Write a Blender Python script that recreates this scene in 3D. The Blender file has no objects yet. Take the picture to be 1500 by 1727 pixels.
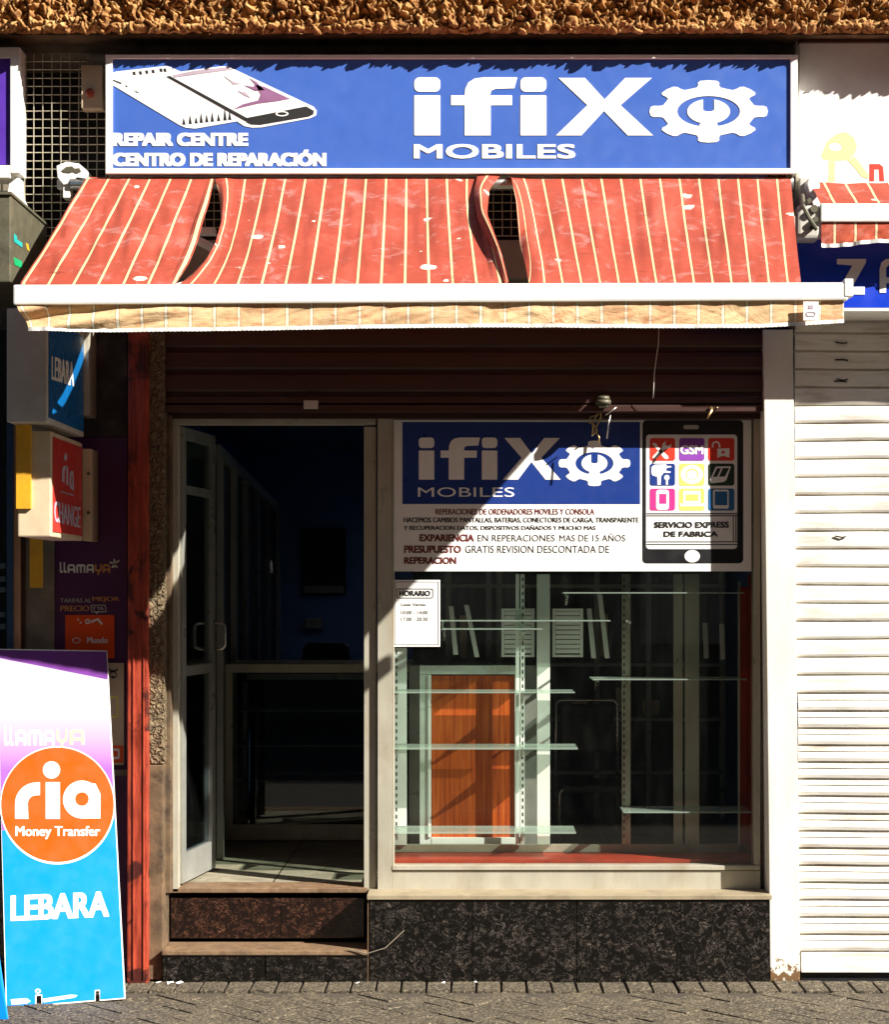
import bpy, bmesh, math, random
from mathutils import Vector, Matrix, noise
random.seed(11)
R = math.radians
sc = bpy.context.scene
# ------------------------------------------------------------------ camera
CX, CY, CC, D, CAMZ = 800.0, 1004.0, 383.0, 8.0, 1.7
FOC = CC*D
cam_d = bpy.data.cameras.new('camera'); cam = bpy.data.objects.new('camera', cam_d)
sc.collection.objects.link(cam); sc.camera = cam
cam.location = (0, -D, CAMZ); cam.rotation_euler = (R(90), 0, 0)
cam_d.sensor_fit = 'HORIZONTAL'; cam_d.sensor_width = 36
cam_d.lens = 36*FOC/1500
cam_d.shift_x = (750-CX)/1500; cam_d.shift_y = (CY-863.5)/1500
cam_d.clip_start = .05; cam_d.clip_end = 500
# ------------------------------------------------------------------ light
SA, SB = -1.62, 1.32                       # per metre towards the wall: sideways, down
sund = Vector((-SA, -1, SB)).normalized()   # towards the sun
w = bpy.data.worlds.new('World'); sc.world = w; w.use_nodes = True
nt = w.node_tree; nt.nodes.clear()
sky = nt.nodes.new('ShaderNodeTexSky'); sky.sky_type = 'NISHITA'; sky.sun_disc = False
sky.sun_elevation = math.asin(sund.z); sky.sun_rotation = math.atan2(sund.x, sund.y)
sky.dust_density = 1.0; sky.air_density = 0.7; sky.ozone_density = 0.6
bg = nt.nodes.new('ShaderNodeBackground'); bg.inputs[1].default_value = .05
wo = nt.nodes.new('ShaderNodeOutputWorld')
nt.links.new(sky.outputs[0], bg.inputs[0]); nt.links.new(bg.outputs[0], wo.inputs[0])
sl = bpy.data.lights.new('sun', 'SUN'); sl.energy = 5.0; sl.angle = R(.5); sl.color = (1, .95, .86)
so = bpy.data.objects.new('sun', sl); sc.collection.objects.link(so)
so.rotation_euler = sund.to_track_quat('Z', 'Y').to_euler(); so.location = (6, -8, 9)
vs = sc.view_settings
vs.view_transform = 'Standard'; vs.look = 'None'; vs.gamma = 1; vs.exposure = 1.25
sc.cycles.max_bounces = 12; sc.cycles.diffuse_bounces = 8; sc.cycles.transparent_max_bounces = 24
# ------------------------------------------------------------------ helpers
COL = sc.collection
CAMP = Vector((0, -D, CAMZ))
def ray(px, py): return Vector(((px-CX)/FOC, 1, (CY-py)/FOC))
def W(px, py, Y=0.0): return CAMP + ray(px, py)*(D+Y)
class Pl:                                  # a flat face; points on it are read off along lines of sight
    def __init__(s, p, n): s.p = Vector(p); s.n = Vector(n).normalized()
    def at(s, u, v, h=0):
        d = ray(u, v); t = (s.p-CAMP).dot(s.n)/d.dot(s.n)
        return CAMP + d*t + s.n*h
def wall(Y): return Pl((0, Y, 0), (0, -1, 0))
WL = {}
def tag(o, label=None, cat=None, group=None, kind=None):
    if label: o['label'] = label
    if cat: o['category'] = cat
    if group: o['group'] = group
    if kind: o['kind'] = kind
    return o
def thing(name, label, cat, loc=(0, 0, 0), group=None):
    o = bpy.data.objects.new(name, None); COL.objects.link(o)
    o.location = loc; o.empty_display_size = .1
    WL[o.name] = Vector(loc)
    return tag(o, label, cat, group)
def link(name, me, mat, parent=None, smooth=False):
    o = bpy.data.objects.new(name, me); COL.objects.link(o)
    if mat is not None: me.materials.clear(); me.materials.append(mat)
    if smooth:
        for p in me.polygons: p.use_smooth = True
    if parent is not None:
        off = WL[parent.name]; o.parent = parent
        me.transform(Matrix.Translation(-off)); WL[o.name] = off
    else:
        vs_ = [v.co for v in me.vertices]
        c = Vector(((min(v.x for v in vs_)+max(v.x for v in vs_))/2, (min(v.y for v in vs_)+max(v.y for v in vs_))/2, min(v.z for v in vs_)))
        me.transform(Matrix.Translation(-c)); o.location = c; WL[o.name] = c
    return o
class MB:
    def __init__(s): s.bm = bmesh.new(); s.uv = None
    def _bev(s, vs_, b):
        if b <= 0: return
        es = list({e for v in vs_ for e in v.link_edges})
        bmesh.ops.bevel(s.bm, geom=es, offset=b, segments=2, affect='EDGES', profile=.6, clamp_overlap=True)
    def hexa(s, p, bev=.0):                # p: 4 front points (ccw), 4 back points
        v = [s.bm.verts.new(q) for q in p]
        for f in ((0,1,2,3), (7,6,5,4), (0,4,5,1), (1,5,6,2), (2,6,7,3), (3,7,4,0)): s.bm.faces.new([v[i] for i in f])
        s._bev(v, bev); return s
    def box(s, a, b, bev=.002):
        (x0, y0, z0), (x1, y1, z1) = a, b
        x0, x1 = sorted((x0, x1)); y0, y1 = sorted((y0, y1)); z0, z1 = sorted((z0, z1))
        m = min(x1-x0, y1-y0, z1-z0)
        return s.hexa([(x0,y0,z0),(x1,y0,z0),(x1,y0,z1),(x0,y0,z1),(x0,y1,z0),(x1,y1,z0),(x1,y1,z1),(x0,y1,z1)], min(bev, m*.3))
    def pb(s, x0, y0, x1, y1, Yf, Yb, bev=.002):   # box whose front face is read at depth Yf
        a = W(x0, y1, Yf); b = W(x1, y0, Yf); return s.box((a.x, Yf, a.z), (b.x, Yb, b.z), bev)
    def prism(s, pts, ext, bev=0):
        v = [s.bm.verts.new(p) for p in pts]; e = Vector(ext)
        u = [s.bm.verts.new(Vector(p)+e) for p in pts]; n = len(v)
        s.bm.faces.new(v); s.bm.faces.new(u[::-1])
        for i in range(n): s.bm.faces.new([v[i], u[i], u[(i+1) % n], v[(i+1) % n]])
        s._bev(v+u, bev); return s
    def tube(s, pts, r, seg=8, caps=True):
        pts = [Vector(p) for p in pts]; rings = []; up = None
        for i, p in enumerate(pts):
            d = (pts[min(i+1, len(pts)-1)]-pts[max(i-1, 0)]).normalized()
            if up is None: up = Vector((0, 0, 1)) if abs(d.z) < .9 else Vector((1, 0, 0))
            a = d.cross(up).normalized(); b = a.cross(d).normalized(); up = b
            rr = r[i] if isinstance(r, (list, tuple)) else r
            rings.append([s.bm.verts.new(p+(a*math.cos(t)+b*math.sin(t))*rr) for t in (2*math.pi*k/seg for k in range(seg))])
        for A, B in zip(rings, rings[1:]):
            for k in range(seg): s.bm.faces.new([A[k], A[(k+1) % seg], B[(k+1) % seg], B[k]])
        if caps: s.bm.faces.new(rings[0][::-1]); s.bm.faces.new(rings[-1])
        return s
    def cyl(s, a, b, r, seg=16): return s.tube([a, b], r, seg)
    def grid(s, f, nu, nv, uvf=None):
        g = [[s.bm.verts.new(f(i/nu, j/nv)) for i in range(nu+1)] for j in range(nv+1)]
        if uvf and s.uv is None: s.uv = s.bm.loops.layers.uv.new('UVMap')
        for j in range(nv):
            for i in range(nu):
                fc = s.bm.faces.new([g[j][i], g[j][i+1], g[j+1][i+1], g[j+1][i]])
                if uvf:
                    for lp, (a, b) in zip(fc.loops, ((i, j), (i+1, j), (i+1, j+1), (i, j+1))): lp[s.uv].uv = uvf(a/nu, b/nv)
        return s
    def build(s, name, mat, parent=None, smooth=False, normals=True):
        if normals: bmesh.ops.recalc_face_normals(s.bm, faces=s.bm.faces)
        me = bpy.data.meshes.new(name); s.bm.to_mesh(me); s.bm.free()
        return link(name, me, mat, parent, smooth)
def part(name, mat, parent, *boxes, bev=.002):
    m = MB()
    for b in boxes: m.pb(*b[:6], bev=b[6] if len(b) > 6 else bev)
    return m.build(name, mat, parent)
# flat printed / cut shapes -----------------------------------------------------
def _curve_mesh(cu):
    o = bpy.data.objects.new('tmp', cu); COL.objects.link(o)
    dg = bpy.context.evaluated_depsgraph_get(); dg.update()
    me = bpy.data.meshes.new_from_object(o.evaluated_get(dg)); bpy.data.objects.remove(o); bpy.data.curves.remove(cu)
    return me
SPLIT = {'slogan', 'red_text', 'black_text', 'icon_symbol', 'service_line', 'service_text', 'orange_lettering', 'small_lettering', 'heading', 'white_streak', 'screen_clock', 'screen_picture'}
def graphic(name, items, plane, mat, parent, h=.002, th=.0012):
    if name in SPLIT and len(items) > 1:
        for it in items: o = graphic(name, [it], plane, mat, parent, h, th)
        return o
    bm = bmesh.new()
    for it in items:
        if it[0] == 't':
            _, txt, x0, y0, x1, y1 = it[:6]; bold = it[6] if len(it) > 6 else 0; sk = it[7] if len(it) > 7 else 0
            cu = bpy.data.curves.new('t', 'FONT'); cu.body = txt; cu.size = 1; cu.extrude = .5; cu.resolution_u = 4
            me = _curve_mesh(cu)
            xs = [v.co.x for v in me.vertices]; ys = [v.co.y for v in me.vertices]
            a, b, c, d = min(xs), max(xs), min(ys), max(ys)
            bx, by = bold, bold*.6
            sh_ = [(0, 0)] if bold <= 0 else ([(-1, 0), (1, 0), (0, 0)] if bold < .45 else [(-1, -1), (1, -1), (-1, 1), (1, 1), (0, 0), (-1, 0), (1, 0), (-.5, 1), (.5, -1), (-.5, -1), (.5, 1)])
            for n_, (ox, oy) in enumerate(sh_):
                mc = me.copy()
                for v in mc.vertices:
                    px = x0+bx+(v.co.x-a)/(b-a)*(x1-x0-2*bx)+ox*bx; py = y1-by-(v.co.y-c)/(d-c)*(y1-y0-2*by)+oy*by+sk*(px-x0)
                    v.co = plane.at(px, py, h+(th if v.co.z > 0 else 0)+n_*.00006)
                bm.from_mesh(mc); bpy.data.meshes.remove(mc)
            bpy.data.meshes.remove(me); continue
        else:
            cu = bpy.data.curves.new('c', 'CURVE'); cu.dimensions = '2D'; cu.fill_mode = 'BOTH'; cu.extrude = .5
            for lp in it[1]:
                sp = cu.splines.new('POLY'); sp.points.add(len(lp)-1); sp.use_cyclic_u = True
                for q, (x, y) in zip(sp.points, lp): q.co = (x, -y, 0, 1)
            me = _curve_mesh(cu)
            for v in me.vertices: v.co = plane.at(v.co.x, -v.co.y, h+(th if v.co.z > 0 else 0))
        bm.from_mesh(me); bpy.data.meshes.remove(me)
    bmesh.ops.remove_doubles(bm, verts=bm.verts, dist=1e-6)
    bmesh.ops.recalc_face_normals(bm, faces=bm.faces)
    me = bpy.data.meshes.new(name); bm.to_mesh(me); bm.free()
    return link(name, me, mat, parent)
def rr(x0, y0, x1, y1, r=0, n=5):
    if r <= 0: return [(x0, y0), (x1, y0), (x1, y1), (x0, y1)]
    o = []
    for cx, cy, a in ((x1-r, y0+r, -90), (x1-r, y1-r, 0), (x0+r, y1-r, 90), (x0+r, y0+r, 180)):
        for k in range(n+1):
            t = R(a+90*k/n); o.append((cx+r*math.cos(t), cy+r*math.sin(t)))
    return o
def el(cx, cy, rx, ry, n=40, a0=0, a1=360):
    f = a1-a0; m = n if f >= 360 else n+1
    return [(cx+rx*math.cos(R(a0+f*k/n)), cy+ry*math.sin(R(a0+f*k/n))) for k in range(m)]
def gear(cx, cy, rx, ry):
    out = []
    for k in range(8):
        a = 45*k
        for da, q in ((-14.5, .80), (-12, .86), (-11, .955), (-8, 1.0), (0, 1.01), (8, 1.0), (11, .955), (12, .86), (14.5, .80), (22.5, .79)):
            t = R(a+da); out.append((cx+rx*q*math.cos(t), cy+ry*q*math.sin(t)))
    hole = []
    for k in range(33):                                    # outer arc from the stem's right over the top to its left
        t = R(72-324*k/32); hole.append((cx+.535*rx*math.cos(t), cy+.50*ry*math.sin(t)))
    for k in range(29):                                    # back along the inner arc
        t = R(-248+ (316*k/28)); x = math.cos(t); y = math.sin(t)
        if y < 0 and abs(x) < .26: continue
        hole.append((cx+.366*rx*x, cy+.40*ry*y))
    # notch of the spanner jaw, cut down from the top
    i = next(j for j in range(33, len(hole)-1) if hole[j][0] < cx and hole[j+1][0] > cx and hole[j][1] < cy)
    hole[i+1:i+1] = [(cx-.094*rx, cy-.385*ry), (cx-.094*rx, cy-.05*ry), (cx-.05*rx, cy), (cx+.05*rx, cy), (cx+.094*rx, cy-.05*ry), (cx+.094*rx, cy-.385*ry)]
    return [out, hole]
def small_caps(word, spans, y0, y1):                          # rounded small capital letters, one outline each
    G = {'l': [[(0, -.25), (.45, -.25), (.5, .75), (1, .75), (1, 1), (.2, 1), (0, .8)]],
         'A': [[(0, 1), (0, .25), (.12, .06), (.3, 0), (.7, 0), (.88, .06), (1, .25), (1, 1), (.76, 1), (.76, .74), (.24, .74), (.24, 1)], [(.24, .52), (.76, .52), (.76, .3), (.68, .22), (.32, .22), (.24, .3)]],
         'm': [[(0, 1), (0, .2), (.08, .05), (.2, 0), (.8, 0), (.92, .05), (1, .2), (1, 1), (.82, 1), (.82, .24), (.59, .24), (.59, 1), (.41, 1), (.41, .24), (.18, .24), (.18, 1)]],
         'Y': [[(0, 0), (.24, 0), (.24, .5), (.34, .62), (.66, .62), (.76, .5), (.76, 0), (1, 0), (1, .62), (.86, .82), (.62, .86), (.62, 1.25), (.38, 1.25), (.38, .86), (.14, .82), (0, .62)]]}
    return [('p', [[(a+x*(b-a), y0+y*(y1-y0)) for x, y in lp] for lp in G[c]]) for c, (a, b) in zip(word, spans)]
def ifix(x0, y0, x1, y1):                                   # the wide letters i f i X in a box
    def q(x, y): return (x0+(x-0)/404*(x1-x0), y0+y/100*(y1-y0))
    def Q(l): return [q(*p) for p in l]
    def i_(o): return [Q(rr(o, 0, o+44, 25, 9)), Q(rr(o, 31, o+44, 100, 1.5))]
    f = Q([(86,100),(86,48),(63,48),(63,31),(86,31),(87,20),(92,9),(103,2),(118,0),(175,0),(170,19),(138,20),(131,23),(129,31),(166,31),(166,48),(130,48),(130,100)])
    X = Q([(244,1),(289,1),(322,38),(357,1),(402,1),(349,48),(404,100),(361,100),(321,58),(283,100),(240,100),(293,48)])
    return [('p', [l]) for l in i_(1)+i_(180)+[f, X]]
# ------------------------------------------------------------------ materials
def nodes(name):
    m = bpy.data.materials.new(name); m.use_nodes = True; t = m.node_tree
    return m, t, t.nodes['Principled BSDF']
def N(t, kind, **kw):
    n = t.nodes.new(kind)
    for k, v in kw.items(): setattr(n, k, v)
    return n
def coords(t, which='Object'):
    return N(t, 'ShaderNodeTexCoord').outputs[which]
def noise_n(t, vec, scale, detail=4, rough=.55, dist=0):
    n = N(t, 'ShaderNodeTexNoise'); n.inputs['Scale'].default_value = scale; n.inputs['Detail'].default_value = detail
    n.inputs['Roughness'].default_value = rough; n.inputs['Distortion'].default_value = dist
    t.links.new(vec, n.inputs['Vector']); return n.outputs['Fac']
def ramp(t, fac, stops):
    r = N(t, 'ShaderNodeValToRGB'); e = r.color_ramp.elements
    while len(e) > 1: e.remove(e[-1])
    e[0].position = stops[0][0]; e[0].color = (*stops[0][1], 1) if len(stops[0][1]) == 3 else stops[0][1]
    for p, c in stops[1:]:
        k = e.new(p); k.color = (*c, 1)
    t.links.new(fac, r.inputs[0]); return r.outputs[0]
def mix(t, fac, a, b, mode='MIX'):
    m = N(t, 'ShaderNodeMix', data_type='RGBA', blend_type=mode)
    for s_, v in ((m.inputs[0], fac), (m.inputs[6], a), (m.inputs[7], b)):
        if isinstance(v, (int, float)): s_.default_value = v
        elif isinstance(v, tuple): s_.default_value = (*v, 1)
        else: t.links.new(v, s_)
    return m.outputs[2]
def stretch(t, vec, sx, sy, sz):
    m = N(t, 'ShaderNodeMapping'); m.inputs['Scale'].default_value = (sx, sy, sz); t.links.new(vec, m.inputs['Vector']); return m.outputs[0]
def bump(t, b, h, strength=.3, dist=.01):
    n = N(t, 'ShaderNodeBump'); n.inputs['Strength'].default_value = strength; n.inputs['Distance'].default_value = dist
    t.links.new(h, n.inputs['Height']); t.links.new(n.outputs[0], b.inputs['Normal'])
def M(name, col, rough=.55, metal=0, var=.18, dirt=None, dscale=2.5, damt=.4, bs=90, bstr=.08, spec=.5, st=(1, 1, 1)):
    m, t, b = nodes(name); v = stretch(t, coords(t), *st)
    dark = tuple(c*(1-var) for c in col); lite = tuple(min(1, c*(1+var*.5)) for c in col)
    c = ramp(t, noise_n(t, v, 9, 6), [(.3, dark), (.7, lite)])
    if dirt:
        f = ramp(t, noise_n(t, v, dscale, 8, .65, .3), [(.5, (0, 0, 0)), (.72, (damt,)*3)])
        c = mix(t, f, c, dirt)
    t.links.new(c, b.inputs['Base Color'])
    r = ramp(t, noise_n(t, v, 14, 4), [(.3, (max(0, rough-.1),)*3), (.7, (min(1, rough+.1),)*3)])
    t.links.new(r, b.inputs['Roughness']); b.inputs['Metallic'].default_value = metal
    b.inputs['Specular IOR Level'].default_value = spec
    bump(t, b, noise_n(t, v, bs, 4), bstr, .004); return m
WHITE = (.80, .77, .70)
m_white = M('white_paint', WHITE, .45, var=.08, dirt=(.42, .33, .24), dscale=3, damt=.35)
m_enamel = M('white_enamel', (.82, .80, .76), .35, var=.05, dirt=(.5, .4, .3), dscale=5, damt=.25)
m_print_w = M('white_print', (.85, .84, .82), .5, var=.03, bstr=.02)
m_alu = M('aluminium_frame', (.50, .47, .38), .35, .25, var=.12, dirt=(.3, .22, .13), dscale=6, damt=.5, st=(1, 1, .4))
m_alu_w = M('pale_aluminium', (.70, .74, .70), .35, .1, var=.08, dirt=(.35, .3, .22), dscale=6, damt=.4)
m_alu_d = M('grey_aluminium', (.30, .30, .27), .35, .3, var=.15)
m_steel = M('steel', (.6, .58, .55), .28, .9, var=.1)
m_brown = M('brown_shutter', (.055, .018, .011), .5, var=.2, dirt=(.03, .012, .01), dscale=3, damt=.7, st=(.3, 1, 2))
m_black = M('black_plastic', (.012, .012, .014), .4, var=.2)
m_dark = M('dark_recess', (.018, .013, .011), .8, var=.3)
m_blue = M('sign_blue', (.050, .125, .46), .38, var=.05, dirt=(.07, .15, .48), dscale=3, damt=.3, bstr=.03)
m_navy = M('vinyl_blue', (.014, .042, .23), .35, var=.06, bstr=.02)
m_wire = M('mesh_wire', (.55, .50, .38), .45, .4, var=.15)
m_plaster = M('grey_plaster', (.24, .20, .15), .85, var=.3, dirt=(.10, .07, .05), dscale=5, damt=.7, bs=40, bstr=.5)
m_redflr = M('red_board', (.42, .045, .02), .45, var=.2, dirt=(.12, .02, .01), dscale=4, damt=.6)
m_yellow = M('yellow_tape', (.75, .38, .02), .5, var=.2, dirt=(.4, .2, .03), dscale=12, damt=.6)
m_orange = M('orange_print', (.85, .078, .001), .4, var=.04, bstr=.02)
m_cyan = M('cyan_print', (.001, .235, .90), .4, var=.04, dirt=(.002, .21, .82), dscale=5, damt=.25, bstr=.03)
def glare_purple():
    m, t, b = nodes('purple_print_painted_glare'); sx = N(t, 'ShaderNodeSeparateXYZ'); t.links.new(coords(t), sx.inputs[0])
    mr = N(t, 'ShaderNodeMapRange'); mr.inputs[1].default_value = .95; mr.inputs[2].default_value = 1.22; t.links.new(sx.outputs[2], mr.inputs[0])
    c = ramp(t, mr.outputs[0], [(0, (.30, .11, .46)), (.5, (.48, .30, .62)), (1, (.58, .44, .70))])  # paler towards the top: sun glare painted into the purple print
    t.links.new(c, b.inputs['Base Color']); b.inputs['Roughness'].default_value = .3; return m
m_glare_purple = glare_purple()
m_top_shade = M('purple_print_painted_shade', (.16, .035, .26), .4, var=.08, bstr=.02)  # darker purple that paints the shaded top of the board
m_purple = M('purple_vinyl', (.085, .018, .085), .4, var=.12, bstr=.03)
m_violet = M('violet_sign', (.10, .035, .38), .35, var=.15, bstr=.04)
m_bluebox = M('deep_blue_sign', (.004, .12, .35), .3, var=.08, bstr=.02)
m_red_p = M('red_print', (.50, .035, .025), .45, var=.08, bstr=.02)
m_cream = M('cream_casing', (.62, .50, .34), .45, var=.08, dirt=(.4, .27, .15), dscale=6, damt=.35)
m_greycase = M('grey_casing', (.52, .49, .44), .5, var=.08, dirt=(.3, .25, .2), dscale=7, damt=.4)
m_yelp = M('yellow_print', (.80, .74, .16), .5, var=.04, bstr=.02)
m_pink = M('pink_print', (.62, .03, .25), .5, var=.04, bstr=.02)
m_dkgreen = M('green_black_print', (.012, .03, .015), .5, var=.04, bstr=.02)
m_purp2 = M('bright_purple_print', (.26, .05, .42), .5, var=.04, bstr=.02)
m_brightred = M('bright_red_print', (.75, .04, .02), .5, var=.04, bstr=.02)
m_skyb = M('pale_blue_print', (.02, .13, .33), .5, var=.04, bstr=.02)
m_maroon = M('maroon_ink', (.14, .012, .01), .6, var=.04, bstr=.02)
m_ink = M('black_ink', (.01, .01, .01), .6, var=.04, bstr=.02)
m_pale = M('lilac_grey_ink', (.45, .36, .44), .6, var=.15, bstr=.02)
m_mauve = M('mauve_ink', (.28, .12, .25), .6, var=.3, bstr=.02)
m_ywkey = M('faded_yellow_print', (.82, .78, .30), .5, var=.1, bstr=.02)
m_green = M('green_sticker', (.01, .35, .12), .5, var=.1)
m_teal = M('teal_sticker', (.02, .38, .36), .5, var=.1)
m_bluewall = M('navy_blue_wall', (.11, .21, .46), .7, var=.12)
m_ceil = M('dim_ceiling', (.12, .18, .32), .8, var=.1)
m_gold = M('gold_wire', (.65, .48, .22), .35, .8, var=.2)
m_brass = M('brass', (.6, .42, .2), .35, .9, var=.2)
m_darkbox = M('grimy_grey_metal', (.12, .11, .07), .55, .2, var=.35, dirt=(.03, .03, .02), dscale=9, damt=.7)
m_trim = M('beige_sill', (.32, .26, .17), .6, var=.15, dirt=(.14, .10, .06), dscale=7, damt=.7)
m_shut_w = M('white_shutter', (.82, .79, .73), .42, var=.06, dirt=(.30, .20, .12), dscale=6, damt=.6, st=(.5, 1, 3.5))

def redpost():
    m, t, b = nodes('red_post_paint'); v = coords(t)
    vs2 = stretch(t, v, 3, 3, .5)
    c = ramp(t, noise_n(t, vs2, 14, 6), [(.3, (.17, .020, .010)), (.7, (.46, .070, .035))])
    c = mix(t, ramp(t, noise_n(t, stretch(t, v, 1, 1, .8), 7, 6, .6, .4), [(.56, (0, 0, 0)), (.62, (.95,)*3)]), c, (.05, .010, .008))
    t.links.new(c, b.inputs['Base Color']); b.inputs['Roughness'].default_value = .42
    bump(t, b, noise_n(t, vs2, 50, 5), .35, .006); return m
m_redpost = redpost()
def marble(name, base, vein, vein2):
    m, t, b = nodes(name); v = coords(t)
    d = N(t, 'ShaderNodeTexNoise'); d.inputs['Scale'].default_value = 9; d.inputs['Detail'].default_value = 4
    t.links.new(v, d.inputs['Vector'])
    mx = N(t, 'ShaderNodeMix', data_type='RGBA'); mx.inputs[0].default_value = .22
    t.links.new(v, mx.inputs[6]); t.links.new(d.outputs['Color'], mx.inputs[7]); w_ = mx.outputs[2]
    f = noise_n(t, w_, 17, 7, .60, 3.0)
    c = ramp(t, f, [(.0, base), (.44, base), (.475, vein), (.49, vein2), (.52, base), (.565, base), (.585, vein2), (.60, vein), (.615, base), (1, base)])
    msk = ramp(t, noise_n(t, v, 22, 5, .7, 1.5), [(.46, (0, 0, 0)), (.60, (1, 1, 1))])
    c = mix(t, msk, base, c)
    f2 = noise_n(t, w_, 34, 6, .7, 4)
    c = mix(t, ramp(t, f2, [(.60, (0, 0, 0)), (.68, (.6,)*3)]), c, vein2)
    t.links.new(c, b.inputs['Base Color']); b.inputs['Roughness'].default_value = .16
    bump(t, b, f, .03, .002); return m
m_marble = marble('black_marble', (.002, .0018, .0018), (.17, .14, .12), (.007, .005, .004))
m_marble_r = marble('red_brown_marble', (.008, .0035, .003), (.20, .095, .055), (.055, .015, .008))
m_tread = M('worn_stone_tread', (.24, .15, .085), .6, var=.5, dirt=(.05, .022, .012), dscale=9, damt=.8, bs=60, bstr=.5)
def rough_stone(name, a, b_, scale=34, bstr=1.0):
    m, t, b = nodes(name); v = coords(t)
    vo = N(t, 'ShaderNodeTexVoronoi'); vo.feature = 'DISTANCE_TO_EDGE'; vo.inputs['Scale'].default_value = scale
    w_ = N(t, 'ShaderNodeMix', data_type='RGBA'); w_.inputs[0].default_value = .05
    d = N(t, 'ShaderNodeTexNoise'); d.inputs['Scale'].default_value = 30
    t.links.new(v, d.inputs['Vector']); t.links.new(v, w_.inputs[6]); t.links.new(d.outputs['Color'], w_.inputs[7])
    t.links.new(w_.outputs[2], vo.inputs['Vector'])
    c = ramp(t, noise_n(t, v, 30, 6, .7), [(.3, a), (.7, b_)])
    t.links.new(c, b.inputs['Base Color']); b.inputs['Roughness'].default_value = .85
    h = ramp(t, vo.outputs[0], [(0, (0, 0, 0)), (.25, (1, 1, 1))])
    bump(t, b, h, bstr, .015); return m
m_pebble = rough_stone('pebble_dash', (.07, .045, .024), (.30, .22, .12))
m_stone_s = M('weathered_stone', (.135, .085, .045), .75, var=.6, dirt=(.035, .02, .012), dscale=14, damt=.95, bs=50, bstr=.6)
def eave_mat():
    m, t, b = nodes('ochre_rubble'); v = coords(t)
    c = ramp(t, noise_n(t, v, 16, 6, .7), [(.3, (.12, .048, .014)), (.5, (.36, .165, .045)), (.70, (.66, .42, .17))])
    c = mix(t, ramp(t, noise_n(t, v, 70, 4), [(.52, (0, 0, 0)), (.7, (.5,)*3)]), c, (.20, .085, .02))
    t.links.new(c, b.inputs['Base Color']); b.inputs['Roughness'].default_value = .9
    bump(t, b, noise_n(t, v, 120, 5, .7), .6, .006); return m
m_eave = eave_mat()
def wood():
    m, t, b = nodes('orange_wood_veneer'); v = stretch(t, coords(t), 60, 20, 1.6)
    c = ramp(t, noise_n(t, v, 1.4, 6, .65, .5), [(.3, (.22, .028, .006)), (.5, (.50, .085, .012)), (.7, (.64, .15, .025))])
    t.links.new(c, b.inputs['Base Color']); b.inputs['Roughness'].default_value = .4; return m
m_wood = wood()
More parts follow.
